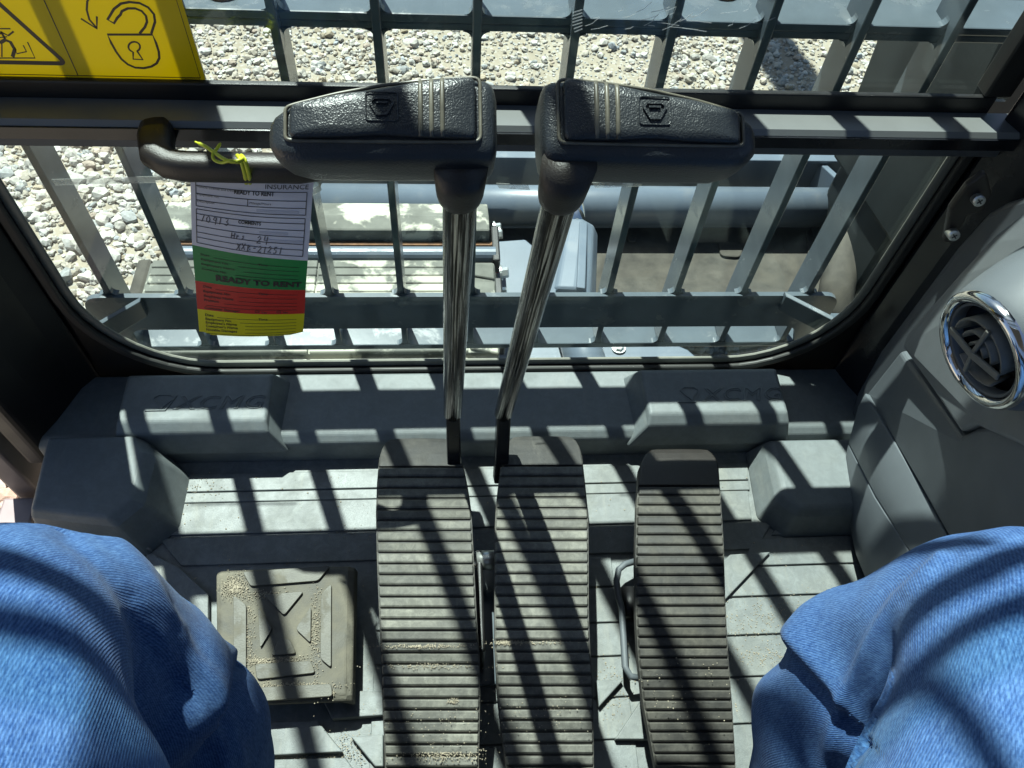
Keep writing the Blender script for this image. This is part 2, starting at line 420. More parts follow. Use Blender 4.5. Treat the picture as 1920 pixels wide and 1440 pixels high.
# ================================================================== UNDERCARRIAGE, BLADE, BOOM
def hexbolt(root, p, axis, r=.012, h=.012, mat='zinc', name='bolt'):
    axis = Vector(axis).normalized(); u = axis.orthogonal().normalized(); w = axis.cross(u); p = Vector(p)
    ring = lambda rr, d: [p+axis*d+(u*math.cos(a)+w*math.sin(a))*rr for a in (math.pi*k/3 for k in range(6))]
    circ = lambda rr, d: [p+axis*d+(u*math.cos(a)+w*math.sin(a))*rr for a in (math.pi*k/8 for k in range(16))]
    mb = MB(); mb.loft([circ(r*1.45, 0), circ(r*1.45, h*.25)]); mb.loft([ring(r, h*.25), ring(r, h), ring(r*.8, h*1.12)])
    return part(name, mb, mat, root)

TZ = -.45
track = thing('crawler_track', 'dusty rubber padded crawler track outside below the front glass', 'track', (-.3, 1.3, GZ))
MATS['trackrub'] = plain('dusty_track_rubber', (.12, .122, .105), .85, var=.25, vscale=20, bmp=.4, bscale=200, each=.12, dust=1.0, dustc=(.42, .41, .34), dscale=7, dlo=.5, dhi=.56)
tx0, tx1 = -.74, .115
def shoe(y0, y1, z, slope=0, ribs=True):
    mb = MB(); mb.box((tx0, y0, z-.06), (tx1, y1, z-.006)); part('track_shoe', mb, 'trackrub', track, bevel=.008)
    if ribs:
        n = max(1, int((y1-y0)/.026)); st = (y1-y0)/n
        for k in range(n):
            for (a, b) in ((tx0+.01, -.33), (-.325, tx1-.075)):
                m = MB(); m.box((a, y0+k*st+.0011, z-.010), (b, y0+(k+1)*st-.0011, z+.0012*(.5+random.random())))
                part('tread_bar', m, 'trackrub', track, bevel=.002, seg=1)
        for k in range(5):
            a = .03+k*.012
            m = MB(); y = y0+(k+.5)*(y1-y0)/5
            m.prism([(tx1-.07, y-.02, z-.008), (tx1-.004, y-.035, z-.008), (tx1-.004, y+.012, z-.008), (tx1-.07, y+.016, z-.008)], (0, 0, .0085))
            part('tread_bar', m, 'trackrub', track, bevel=.002, seg=1)
shoe(.80, 1.075, TZ-.01); shoe(1.085, 1.375, TZ)
# raised far shoe, its pin tube and dark leading edge
yb = PZ(700, 432, TZ+.01).y
mb = MB(); mb.prism([(tx0, yb, TZ+.01), (tx0, yb+.05, TZ+.014), (tx0, yb+.135, TZ-.02), (tx0, yb+.17, TZ-.10), (tx0, yb, TZ-.07)], (tx1-tx0-.01, 0, 0))
part('track_shoe', mb, 'trackrub', track, bevel=.006)
mb = MB(); mb.tube([(tx0+.02, yb-.042, TZ-.035), (tx1+.005, yb-.042, TZ-.035)], .021, 16)
part('track_pin', mb, 'steel_blue', track, smooth=False)
mb = MB(); mb.tube([(tx0+.02, yb-.012, TZ-.03), (tx1+.003, yb-.012, TZ-.03)], .008, 8); part('rust_seam', mb, 'rust', track)
for (y0, y1, zz) in ((yb-.075, yb+.05, TZ-.02), (1.12, 1.33, TZ-.015)):
    mb = MB(); mb.box((tx1-.004, y0, zz-.05), (tx1+.016, y1, zz)); part('side_link', mb, 'black', track, bevel=.004)
mb = MB(); mb.box((tx0-.04, 1.10, TZ-.12), (tx0-.002, 1.40, TZ-.02)); part('side_link', mb, 'mud_shade', track, bevel=.01)
for (px, py) in ((926, 428), (928, 440), (938, 512), (935, 549), (932, 665)):
    p = PX(px, py, tx1+.016)
    hexbolt(track, p, (1, 0, .15), .014, .020)
for (px, py) in ((930, 503), (926, 545), (930, 656)):
    p = PX(px, py, tx1+.012); mb = MB(); mb.box((p.x-.004, p.y-.012, p.z-.006), (p.x+.008, p.y+.012, p.z+.006)); part('paint_mark', mb, 'redmark', track)
p = PZ(205+5, 525-15, TZ-.1)
for zz in (-.62, -.8):     # lower run and rollers, hidden under the shoes
    pass
mb = MB(); mb.box((tx0+.1, .75, GZ+.005), (tx1-.1, yb, TZ-.062)); part('track_frame', mb, 'mud_shade', track, bevel=.02)

blade = thing('dozer_blade', 'grey blue steel dozer blade with round top tube beyond the guard bars', 'dozer blade', (.4, 1.9, GZ))
BY = 1.98
zt = PY(1500, 297, BY).z; zt2 = PY(1500, 357, BY).z
bx0, bx1 = -.48, 1.75
mb = MB(); mb.box((bx0, BY, GZ+.03), (bx1, BY+.02, zt-.012)); part('back_plate', mb, 'steel_blue', blade, bevel=.003)
mb = MB(); mb.box((bx0, BY-.012, zt-.012), (bx1, BY+.05, zt)); part('top_flange', mb, 'steel_blue', blade, bevel=.003)
TYc = 1.80; tz = PY(1400, 388, TYc).z
mb = MB(); mb.tube([(bx0+.1, TYc, tz), (1.22, TYc, tz)], .062, 32); part('cross_tube', mb, 'steel_blue', blade, smooth=True)
mb = MB(); mb.prism([(1.22, TYc-.09, tz-.07), (1.22, TYc-.03, tz+.1), (1.22, BY, zt-.02), (1.22, BY, tz-.15)], (.022, 0, 0)); part('gusset', mb, 'steel_blue', blade, bevel=.003)
mb = MB(); mb.tube([(1.23, TYc-.02, tz), (1.28, TYc-.02, tz)], .085, 28); part('end_collar', mb, 'steel_blue', blade, bevel=.004)
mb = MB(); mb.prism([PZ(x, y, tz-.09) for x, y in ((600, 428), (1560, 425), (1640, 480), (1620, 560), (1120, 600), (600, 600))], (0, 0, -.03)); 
deck = part('push_frame_deck', mb, 'mud_shade', blade, bevel=.004)  # shade on the deck is part of its dark muddy colour
for (x, y, w, h) in ((1370, 470, 25, 16), (1420, 445, 22, 14), (1185, 450, 10, 7), (1540, 470, 30, 40)):
    mb = MB(); mb.prism(rounded([PZ(x-w, y-h, tz-.088), PZ(x+w, y-h*.6, tz-.088), PZ(x+w*.7, y+h, tz-.088), PZ(x-w*.8, y+h*.8, tz-.088)], .02), (0, 0, .008)); part('mud_cake', mb, 'mud_shade', blade, bevel=.004)
mb = MB(); mb.tube([PZ(1585, 445, -.62), PZ(1560, 600, -.66)], .05, 24); part('side_pipe', mb, 'mud_shade', blade, smooth=True)
# right arm plate and lift cylinder
AZ = -.60
mb = MB(); mb.prism([PZ(x, y, AZ) for x, y in ((930, 452), (985, 448), (1046, 500), (1060, 560), (1290, 655), (1330, 690), (1350, 760), (930, 760))], (0, 0, -.05)); part('arm_plate', mb, 'steel_blue', blade, bevel=.005)
cyl = thing('lift_cylinder', 'pale grey blade lift cylinder housing with raised rib seen past the levers', 'cylinder', (.35, 1.5, AZ))
ca, cb = PZ(1082, 435, AZ+.05), PZ(1064, 575, AZ+.05)
mb = MB(); mb.tube([ca, ca+(cb-ca)*.03, ca+(cb-ca)*.97, cb], [.050, .060, .074, .070], 10); part('housing', mb, 'steel_blue', cyl, bevel=.012)
u = (cb-ca); up = Vector((0, -.35, 1)).normalized()
mb = MB(); mb.ribbon([ca+up*.05+Vector((.008,0,0)), ca+u*.5+up*.068+Vector((.014,0,0)), ca+u*.93+up*.075+Vector((.02,0,0))], .022, up, .016); part('rib', mb, 'steel_blue', cyl, bevel=.003)
mb = MB(); mb.ribbon([ca+up*.03+Vector((-.05,0,0)), ca+u*.5+up*.045+Vector((-.045,0,0)), ca+u*1.0+up*.05+Vector((-.05,0,0))], .018, up, .012); part('rib', mb, 'steel_blue', cyl, bevel=.003)
mb = MB(); mb.tube([PZ(1075, 345, AZ+.08), ca+Vector((0, -.03, .01))], .026, 20); part('piston_rod', mb, 'chrome', cyl, smooth=True)
mb = MB(); mb.tube([cb-u*.1, PZ(1120, 760, AZ+.03)], [.055, .05], 20); part('cylinder_base', mb, 'steel_blue', cyl, smooth=True)
p = PZ(1160, 652, AZ+.004); hexbolt(blade, p, (0, 0, 1), .013, .008, 'zinc')

MATS['boompaint'] = plain('dark_boom_paint', (.018, .022, .023), .55, var=.2, vscale=9, spec=.2)
boom = thing('excavator_boom', 'dark painted excavator boom standing beside the cab front corner', 'boom', (1.25, 1.3, GZ))
def beam(pts, w, ds):
    rings = []
    for i, p in enumerate(pts):
        p = Vector(p); t = (Vector(pts[min(i+1, len(pts)-1)])-Vector(pts[max(i-1, 0)])).normalized()
        n = Vector((1, 0, 0)).cross(t).normalized(); d = ds[i]/2; x = Vector((w/2, 0, 0))
        rings.append([p-x-n*d, p+x-n*d, p+x+n*d, p-x+n*d])
    return MB().loft(rings)
e0 = PY(1752, 110, 1.62)
bxm = e0.x+.14
part('boom_arm', beam([(bxm, 1.60, -.45), (bxm, 1.72, .3), (bxm-.05, 2.1, 1.2), (1.1, 2.9, 2.0), (1.0, 4.1, 2.35)], .27, [.50, .50, .46, .42, .26]), 'boompaint', boom, bevel=.015)
part('swing_post', MB().box((bxm-.12, 1.42, GZ+.01), (bxm+.2, 1.82, -.4)), 'boompaint', boom, bevel=.03)
part('stick', beam([(1.0, 3.85, 2.75), (1.0, 4.35, 2.25), (1.0, 4.75, 1.5), (1.0, 4.95, .9)], .2, [.2, .34, .26, .18]), 'guard', boom, bevel=.01)
mb = MB(); mb.prism([(.72, 4.8, 1.0), (.72, 5.15, 1.02), (.72, 5.42, .7), (.72, 5.3, .36), (.72, 4.95, .3), (.72, 4.75, .5)], (.56, 0, 0)); part('bucket', mb, 'mud_shade', boom, bevel=.02)

# ================================================================== FRONT GUARD
GY, GP, GX0 = .80, .1096, .033
guard = thing('front_guard', 'dark steel falling object guard of flat bars outside the front window', 'guard', (0, GY, -.02))
zB, zC, zA0, zA1 = PY(754, 647, GY).z, PY(754, 26, GY).z, PY(754, 612, GY).z, PY(754, 553, GY).z
GXl, GXr = -.63, .82
def gbox(name, a, b, bev=.002): return part(name, MB().box(a, b), 'guard', guard, bevel=bev)
barm = MB().box((-.005, 0, 0), (.005, .050, 1.78)).mesh('guard_bar'); barm.materials.append(MATS['guard'])
for k in range(-5, 6):
    o = link('guard_bar', barm, None, guard, bevel=.0012, seg=1); o.location = (GX0+GP*k, .0015, zB+.021)
def fillet(x, y0, z, sx, sz, r, name='weld_fillet'):
    pts = [Vector((x, y0, z))]+[Vector((x+sx*r*(1-math.sin(a)), y0, z+sz*r*(1-math.cos(a)))) for a in (math.pi/2*k/5 for k in range(6))]
    return MB().prism(pts, (0, .010, 0))
gbox('bottom_rail', (GXl, GY, zB-.012), (GXr, GY+.066, zB))
zC = PY(754, 26, GY+.016).z
gbox('upper_rail', (GXl, GY+.016, zC-.010), (GXr, GY+.082, zC))
gbox('rail_lip', (GXl, GY+.018, zC-.020), (GXr, GY+.030, zC-.0105))
gbox('top_rail', (GXl, GY, 1.80), (GXr, GY+.03, 1.812))
for x in (GXl, GXr-.012):
    gbox('end_post', (x, GY+.004, zB+.001), (x+.012, GY+.064, 1.799))
# bars carried back over the roof hatch
rbar = MB().box((-.005, -.62, 0), (.005, .0, .05)).mesh('roof_bar'); rbar.materials.append(MATS['guard'])
for k in range(-5, 6):
    o = link('roof_bar', rbar, None, guard); o.location = (GX0+GP*k, 0, 1.85)
for yy in (.52, .34):
    gbox('roof_rail', (GXl, yy, 1.822), (GXr, yy+.05, 1.8295))
# kick rail with rounded ends
ax0, ax1 = PY(165, 580, GY).x, PY(1575, 555, GY).x
pts = rounded([(ax0, GY-.004, zA0-.06), (ax0, GY-.004, zA1), (ax1, GY-.004, zA1), (ax1, GY-.004, zA0-.06), (ax1-.03, GY-.004, zA0-.06), (ax1-.05, GY-.004, zA0), (ax0+.05, GY-.004, zA0), (ax0+.03, GY-.004, zA0-.06)], [.004, .03, .03, .004, .004, .02, .02, .004], 6)
part('kick_rail', MB().prism(pts, (0, .0085, 0)), 'guard', guard)
for a, b in (((262, 566), (176, 616)), ((1474, 556), (1566, 603))):     # brackets running back from the kick rail to the cab
    A_, B_ = PY(*a, GY-.012), PY(*b, GY-.075)
    mb = MB(); o_ = Vector((0, .011, 0)); d_ = Vector((0, 0, -.035))
    mb.prism([A_, B_, B_+d_, A_+d_], o_); part('end_bracket', mb, 'guard', guard, bevel=.001)
for k in range(-5, 6):
    x = GX0+GP*k
    for sx in (-1, 1):
        xx = x+sx*.005
        part('weld_fillet', fillet(xx, GY+.0012, zA1, sx, 1, .009), 'guard', guard)
        part('weld_fillet', fillet(xx, GY+.0174, zC-.020, sx, -1, .010), 'guard', guard)
        part('weld_fillet', fillet(xx, GY+.0174, zC, sx, 1, .009), 'guard', guard)
        part('weld_fillet', fillet(xx, GY+.0014, zB, sx, 1, .009), 'guard', guard)
for (px, py) in ((420, -14), (1356, -14)):
    p = PZ(px, py, zC); hexbolt(guard, p, (0, 0, 1), .013, .012, 'rust')
mb = MB(); p = PY(320, 615, GY+.06); mb.box((p.x-.004, GY+.062, p.z-.035), (p.x+.004, GY+.067, p.z+.045)); part('cable_clip', mb, 'seal', guard)

# ================================================================== CAB
cab = thing('excavator_cab', 'excavator cab shell with grey floor, dark pillars and front windows', 'cab', (0, .3, -.06))
WY = .68
# floor
mb = MB(); mb.box((-.560, -.95, -.06), (.78, .675, -.004)); part('floor_pan', mb, 'black', cab)
mb = MB(); mb.box((-.545, -.5, -.0035), (.62, .556, .0)); part('floor_mat', mb, 'mat', cab)
mpk = [0]
def matpad(pts, z=0, h=.0035, bev=.0012, name='mat_panel'):
    mpk[0] += 1; h += .0004*mpk[0]
    return part(name, MB().prism([PZ(x, y, 0)+Vector((0, 0, z)) for x, y in pts], (0, 0, h)), 'mat', cab, bevel=bev, seg=2)
def strip(x0, x1, ya, yb_, xs0=0, xs1=0):
    # ya / yb_ photo rows of far and near edge on the mat
    Y0 = PZ(900, ya, 0).y; Y1 = PZ(900, yb_, 0).y; mpk[0] += 1; hh = .0032+.00003*mpk[0]
    return part('mat_panel', MB().prism([(x0, Y0, 0), (x1, Y0, 0), (x1+xs1, Y1, 0), (x0+xs0, Y1, 0)], (0, 0, hh)), 'mat', cab, bevel=.0012)
strip(-.372, .44, 880, 912, -.004, -.005); strip(-.376, .435, 914, 932, -.002, -.002); strip(-.378, .43, 933, 990, -.008, -.005)
strip(-.393, .455, 995, 1046, .036, -.034)
for ya, yb_ in ((1052, 1108), (1112, 1176), (1180, 1240), (1244, 1318), (1322, 1398), (1402, 1480)):
    strip(-.10, .215, ya, yb_)
for ya, yb_, a in ((992, 1020, 0), (1026, 1078, -.05), (1082, 1136, -.09), (1140, 1210, -.13), (1214, 1290, -.13), (1294, 1380, -.13), (1384, 1480, -.13)):
    strip(.468+a, .56, ya, yb_, -.02, 0)
matpad([(1365, 1045), (1440, 1040), (1350, 1135), (1350, 1060)])
matpad([(225, 1003), (262, 1003), (288, 1035), (245, 1038)]); matpad([(280, 1045), (295, 1045), (350, 1105), (300, 1106)])
matpad([(300, 1050), (338, 1068), (395, 1120), (395, 1300), (330, 1300)])
matpad([(505, 1357), (598, 1355), (645, 1413), (505, 1420)]); matpad([(660, 1385), (720, 1380), (720, 1440), (705, 1440)]); matpad([(625, 1352), (720, 1345), (720, 1300), (600, 1300)])
matpad([(505, 1428), (650, 1424), (690, 1480), (505, 1480)])
matpad([(1115, 1280), (1165, 1280), (1120, 1330)]); matpad([(1150, 1390), (1210, 1300), (1240, 1390)])

# front sill: top plate with bevelled front, riser, two raised name boxes
SZ, SY = .05, .553
def profile(x0, x1, pr): return MB().loft([[Vector((x0, y, z)) for y, z in pr], [Vector((x1, y, z)) for y, z in pr]])
part('front_sill', profile(-.566, .62, [(SY, -.002), (WY-.008, -.002), (WY-.008, SZ), (SY+.016, SZ), (SY+.004, SZ-.010)]), 'sill', cab, bevel=.004, seg=3)
def namebox(x0, x1, cl, cr, name):
    # raised box on the sill; cl / cr = width of its sloping sides
    zt = .083
    r0 = [(x0-cl, SY-.003, SZ-.022), (x1+cr, SY-.003, SZ-.022), (x1+cr, .662, SZ-.012), (x0-cl, .662, SZ-.012)]
    r1 = [(x0-.003, SY+.006, zt-.012), (x1+.003, SY+.006, zt-.012), (x1+.003, .652, zt-.004), (x0-.003, .652, zt-.004)]
    r2 = [(x0, SY+.020, zt), (x1, SY+.020, zt), (x1, .646, zt+.001), (x0, .646, zt+.001)]
    mb = MB().loft([[Vector(q) for q in r] for r in (r0, r1, r2)])
    return part(name, mb, 'sill', cab, bevel=.005, seg=3)
nbL = namebox(PZ(232, 740, .083).x, PZ(503, 750, .083).x, .012, .026, 'name_box'); nbR = namebox(PZ(1212, 740, .083).x, PZ(1468, 740, .083).x, .028, .014, 'name_box')
def xcmg(cx, cy, z, s, parent):
    me = text_mesh('XCMG', s, 0, .25, 'LEFT', 0, 1.12, outline=.0008)
    o = link('embossed_letters', me, 'sill', parent); o.location = (cx-.028, cy-s*.33, z); o.scale = (1.18, .95, 1)
    o.matrix_parent_inverse = parent.matrix_parent_inverse.inverted() if False else Matrix.Identity(4)
    mb = MB(); zz = z-.0005; x0 = cx-.062; y0 = cy-s*.33
    P = lambda a, b: Vector((x0+a*s, y0+b*s, zz))
    mb.ribbon([P(.12, .55), P(.3, .72), P(.8, .72), P(.98, .55), P(.55, .06), P(.12, .55)], .0012, (0, 0, 1), .0016)
    mb.ribbon([P(-.1, -.06), P(.72, -.06), P(1.08, .7)], .0012, (0, 0, 1), .0016)
    part('embossed_emblem', mb, 'sill', parent)
pL, pR = PZ(368, 755, .083), PZ(1350, 740, .083)
xcmg(pL.x, pL.y, .0838, .032, cab); xcmg(pR.x, pR.y, .0838, .032, cab)
for o in list(cab.children):
    if o.name.startswith('embossed_letters'): o.matrix_parent_inverse = Matrix.Translation(cab.location).inverted()

# raised corner blocks of the mat
def block(poly_top, zt, poly_bot, name='corner_block'):
    return part(name, MB().loft([[Vector((x, y, -.002)) for x, y in poly_bot], [Vector((x, y, zt-.012)) for x, y in [((a[0]*.35+b[0]*.65), (a[1]*.35+b[1]*.65)) for a, b in zip(poly_bot, poly_top)]], [Vector((x, y, zt)) for x, y in poly_top]]), 'sill', cab, bevel=.005, seg=3)
block([(-.538, .556), (-.43, .556), (-.412, .53), (-.412, .462), (-.434, .436), (-.530, .452)], .075, [(-.545, .556), (-.392, .556), (-.366, .53), (-.366, .452), (-.404, .412), (-.540, .430)])
block([(.463, .545), (.60, .545), (.60, .437), (.478, .437), (.46, .457)], .05, [(.440, .554), (.61, .554), (.61, .413), (.464, .413), (.432, .445)])

# ---- window frame and glass
def rrect(x0, x1, z0, z1, r, Y, seg=10):
    pts = []
    for (cx, cz, a0) in ((x0+r[0], z0+r[0], 180), (x1-r[1], z0+r[1], 270), (x1-r[2], z1-r[2], 0), (x0+r[3], z1-r[3], 90)):
        rr = r[len(pts)//(seg+1)]
        for k in range(seg+1):
            a = R(a0+90*k/seg); pts.append(Vector((cx+rr*math.cos(a), Y, cz+rr*math.sin(a))))
    return pts
WX0, WX1, WZ0, WZ1 = PY(0, 380, WY).x, PY(1640, 540, WY).x, PY(700, 690, WY).z, PY(960, 283, WY-.02).z+.022
inner = rrect(WX0, WX1, WZ0, WZ1, (.165, .165, .01, .01), WY)
def ringmesh(inn, out, dy):
    n = len(inn); mb = MB(); o = Vector((0, dy, 0))
    vs = inn+out+[p+o for p in inn]+[p+o for p in out]; fs = []
    for i in range(n):
        j = (i+1) % n
        fs += [(i, j, n+j, n+i), (2*n+i, 3*n+i, 3*n+j, 2*n+j), (i, 2*n+i, 2*n+j, j), (n+i, n+j, 3*n+j, 3*n+i)]
    return mb.add(vs, fs)
outer = rrect(-.64, .72, WZ0-.028, WZ1+.009, (.02, .02, .005, .005), WY)
part('lower_window_frame', ringmesh(inner, outer, .012), 'black', cab)
def grow(pts, d, Y): 
    return rrect(WX0+d, WX1-d, WZ0+d, WZ1-d, (.165-d, .165-d, .01, .01), Y)
part('window_seal', ringmesh(grow(None, .012, WY+.0035), grow(None, -.001, WY+.0035), .0055), 'seal', cab, bevel=.003)
part('front_skirt', MB().box((-.56, WY+.013, -.30), (.66, WY+.025, WZ0-.03)), 'guard', cab)
part('seal_lip', ringmesh(grow(None, .003, WY-.007), grow(None, -.010, WY-.007), .0075), 'lip', cab, bevel=.003)
ZT = PY(960, 166, WY+.005).z; ZL = PY(960, 197, WY+.004).z
gl = part('lower_window_glass', MB().prism(grow(None, .008, WY+.009), (0, .005, 0)), 'glass', cab)
gu = part('upper_window_glass', MB().box((-.575, WY+.012, ZT-.01), (.60, WY+.017, 1.76)), 'glass', cab)
tape = part('clear_tape', MB().prism([PY(x, y, WY+.0085) for x, y in ((97, 336), (300, 330), (350, 333), (350, 341), (300, 342), (104, 347))], (0, -.0004, 0)), 'tape', gl)
for (a, b) in (((575, 360), (600, 352)), ((930, 343), (990, 352)), ((1110, 342), (1200, 345))):
    part('clear_tape', MB().prism([PY(a[0], a[1], WY+.0085), PY(b[0], b[1]-6, WY+.0085), PY(b[0]+4, b[1]+4, WY+.0085), PY(a[0]+6, a[1]+10, WY+.0085)], (0, -.0004, 0)), 'tape', gl)
# scuffs on the upper glass
for k in range(26):
    x = random.uniform(1075, 1440); y = random.uniform(18, 62); L = random.uniform(15, 60); an = random.choice((-.35, .2, -.9))+random.uniform(-.15, .15)
    pts = [PY(x+L*t*math.cos(an)+4*math.sin(t*5), y+L*t*math.sin(an)*.5, WY+.0115) for t in (0, .33, .66, 1)]
    part('scuff_mark', MB().ribbon(pts, random.uniform(.0003, .0008), (0, -1, 0), .0002), 'smear', gu)
for k in range(7):
    part('scuff_mark', MB().ribbon([PY(1075+random.uniform(-3, 3), 24+k*6, WY+.0115), PY(1092, 18+k*6, WY+.0115)], .0009, (0, -1, 0), .0002), 'smear', gu)

# cross bar between the windows: black upper strip, lit ledge, dark face, grey lip
cbx0, cbx1 = -.64, .612
LF = PZ(960, 240, ZL).y                       # front of the ledge
zf_ = PY(960, 268, LF).z; zl_ = PY(960, 283, WY-.022).z
part('upper_glass_edge', MB().box((cbx0, WY+.004, ZL-.012), (cbx1-.03, WY+.0115, ZT)), 'black', cab, bevel=.002)
part('cross_bar', profile(cbx0, cbx1, [(WY+.0035, ZL), (LF+.004, ZL), (LF, ZL-.005), (LF+.002, zf_), (WY-.010, zf_), (WY+.0035, zf_+.018)]), 'greypaint', cab, bevel=.003, seg=3)
part('cross_bar_face', MB().box((cbx0, LF-.0025, zf_-.0005), (cbx1-.004, LF-.0002, ZL-.0055)), 'blackgloss', cab)
part('cross_bar_lip', profile(cbx0, cbx1-.01, [(WY-.024, zf_-.0005), (WY-.024, zl_), (WY-.013, zl_-.001), (WY-.013, zf_-.0005)]), 'trim_dark', cab, bevel=.002)
xr = PY(1853, 178, WY).x
for x0, x1 in ((xr, xr+.03), (-.60, -.575)):
    part('upper_glass_edge', MB().box((x0, WY+.003, ZT+.0005), (x1, WY+.025, 1.76)), 'black', cab, bevel=.002)
# pillars
def pillar(fp, z0, z1, mat='black'):
    return part('pillar', MB().prism([(x, y, z0) for x, y in fp], (0, 0, z1-z0)), mat, cab, bevel=.008, seg=3)
q = PZ(75, 850, .03)
pillar([(WX0-.010, WY-.003), (WX0-.03, WY-.03), (q.x+.02, q.y+.04), (q.x, q.y), (q.x-.03, q.y), (q.x-.045, .74), (WX0-.08, .74), (WX0-.08, WY-.003)], -.004, 1.77)
pillar([(WX1+.012, WY-.003), (WX1+.025, .64), (.635, .58), (.72, .53), (.74, .74), (.66, .74), (.66, WY-.003)], -.004, 1.77, 'blackgloss')
# door jamb strip outside the pillar and step edge below
part('door_jamb', MB().prism([(q.x-.046, q.y-.005, -.25), (q.x-.075, q.y-.012, -.25), (q.x-.09, q.y+.08, -.25), (q.x-.046, q.y+.09, -.25)], (0, 0, 2.02)), MATS.setdefault('jamb', plain('door_jamb_paint', (.2, .17, .165), .4, var=.1)), cab, bevel=.004)
part('step_edge', MB().box((q.x-.085, .05, -.30), (q.x-.035, q.y-.02, -.062)), 'jamb', cab, bevel=.004)
# bracket with two screws on the right pillar
part('pillar_bracket', MB().prism([PY(x, y, .60) for x, y in ((1815, 350), (1850, 325), (1862, 362), (1842, 400), (1815, 405), (1790, 455), (1770, 455), (1782, 395))], (0, .01, 0)), 'handle', cab, bevel=.003)
def screw(px, py, Y):
    p = PY(px, py, Y); ax = Vector((-.25, -.9, .35)).normalized(); u = ax.orthogonal().normalized(); w = ax.cross(u)
    mb = MB(); c = lambda rr, d: [p+ax*d+(u*math.cos(a)+w*math.sin(a))*rr for a in (math.pi*k/8 for k in range(16))]
    mb.loft([c(.0062, -.012), c(.0062, .002), c(.0045, .0035)]); s = part('screw', mb, 'zinc', cab, smooth=False)
    m2 = MB(); m2.ribbon([p+ax*.0034-u*.003, p+ax*.0034+u*.003], .0012, ax, .0006); m2.ribbon([p+ax*.0036-w*.003, p+ax*.0036+w*.003], .0012, ax, .0006)
    part('cross_slot', m2, 'ink', s)
screw(1835, 376, .592); screw(1788, 441, .592)
# roof with glazed front hatch, rear wall, right wall, so that daylight enters as in a real cab
part('roof', MB().box((-.66, -.98, 1.77), (.76, .20, 1.83)), 'trim_dark', cab, bevel=.02)
part('roof_glass', MB().box((-.62, .201, 1.782), (.72, .744, 1.788)), 'glass', cab)
part('roof_rim', MB().box((-.66, .745, 1.772), (.76, .765, 1.80)), 'black', cab, bevel=.01)
part('rear_wall', MB().box((-.66, -.98, .0), (.76, -.93, 1.25)), 'trim_dark', cab, bevel=.01)
part('side_wall', MB().box((.735, -.93, -.06), (.775, .52, .80)), 'trim_dark', cab, bevel=.01)
for x, y in ((-.64, -.93), (.74, -.93)):
    part('pillar', MB().box((x-.02, y-.04, -.004), (x+.03, y+.05, 1.77)), 'black', cab, bevel=.01)

part('rear_door_panel', MB().box((-.60, -.93, -.06), (-.565, -.22, 1.0)), 'trim_dark', cab, bevel=.01)
# grab handle on the cross bar
hp = [tuple(PY(*a)) for a in ((296, 246, LF+.003), (293, 262, LF-.018), (296, 290, LF-.036), (315, 307, LF-.044), (345, 312, LF-.046), (430, 314, LF-.046), (500, 315, LF-.046), (560, 316, LF-.046), (598, 309, LF-.04), (612, 285, LF-.025), (614, 255, LF+.003))]
mb = MB(); rings = []
for i, p in enumerate(hp):
    p = Vector(p); t = (Vector(hp[min(i+1, 10)])-Vector(hp[max(i-1, 0)])).normalized(); upv = Vector((0, 0, 1)); sd = t.cross(upv).normalized(); up2 = sd.cross(t)
    a, b = (.0125, .0135) if 2 < i < 8 else (.0165, .014)
    rings.append([p+sd*a*math.copysign(abs(math.cos(q))**.7, math.cos(q))+up2*b*math.copysign(abs(math.sin(q))**.7, math.sin(q)) for q in (2*math.pi*k/16 for k in range(16))])
mb.loft(rings); gh = part('grab_handle', mb, 'handle', cab, smooth=True)

# ================================================================== WARNING DECAL
decal = thing('warning_decal', 'yellow safety decal with open padlock and warning triangle on upper glass', 'decal', (-.33, WY+.01, .56))
DY = WY+.0112
def dp(px, py, e=0): p = PY(px, py, DY); p.y -= e; return p
dr, db = PY(387, 153, DY).x, PY(387, 153, DY).z; dl, dt = dr-.248, db+.15
part('sheet', MB().prism(rounded([(dl, DY, db), (dr, DY, db), (dr, DY, dt), (dl, DY, dt)], .005), (0, -.0004, 0)), 'decal_yellow', decal)
def dline(pts, w, closed=False, name='printed_line', raw=False):
    q = [Vector((p[0], DY-.0006, p[1])) for p in pts] if raw else [dp(*p, .0006) for p in pts]
    if closed: q.append(q[0].copy())
    return part(name, MB().ribbon(q, w, (0, -1, 0), .0002), 'brownink', decal)
e = .0045
dline([(dl+e, db+e), (dr-e, db+e), (dr-e, dt-e), (dl+e, dt-e)], .0009, True, raw=True)
dline([(PY(150, 148, DY).x, db+e), (PY(150, 148, DY).x, dt-e)], .0009, raw=True)
# padlock body
body = [(203, 64), (288, 64)]+[(290+9*math.sin(t), 66+30*t) for t in (.3, .6, .9)]+[(300, 95), (298, 108), (290, 118), (278, 125), (262, 127), (246, 124), (232, 116), (222, 105), (214, 92)]
body = [(202, 64), (286, 64), (293, 80), (298, 96), (299, 108), (294, 118), (284, 124), (270, 127), (254, 126), (240, 120), (228, 110), (218, 96), (209, 80)]
dline(body, .0022, True)
dline([(262, 62), (272, 50), (276, 40), (274, 29), (266, 20), (254, 15), (240, 15), (229, 20), (226, 27), (220, 33), (214, 43), (202, 36), (214, 16), (227, 6), (243, 3), (262, 5), (278, 13), (289, 26), (291, 40), (284, 62)], .0022)
kh = [(252+11*math.sin(t)*1.0, 87-9.5*math.cos(t)) for t in (R(-150+300*k/12) for k in range(13))]
dline([(250, 110)]+[(250, 97)]+kh+[(258, 96), (268, 111), (250, 110)], .0017)
dline([(172, -14), (164, 2), (163, 18), (168, 36), (182, 52)], .0018); dline([(152, 34), (182, 53), (182, 30)], .0018)
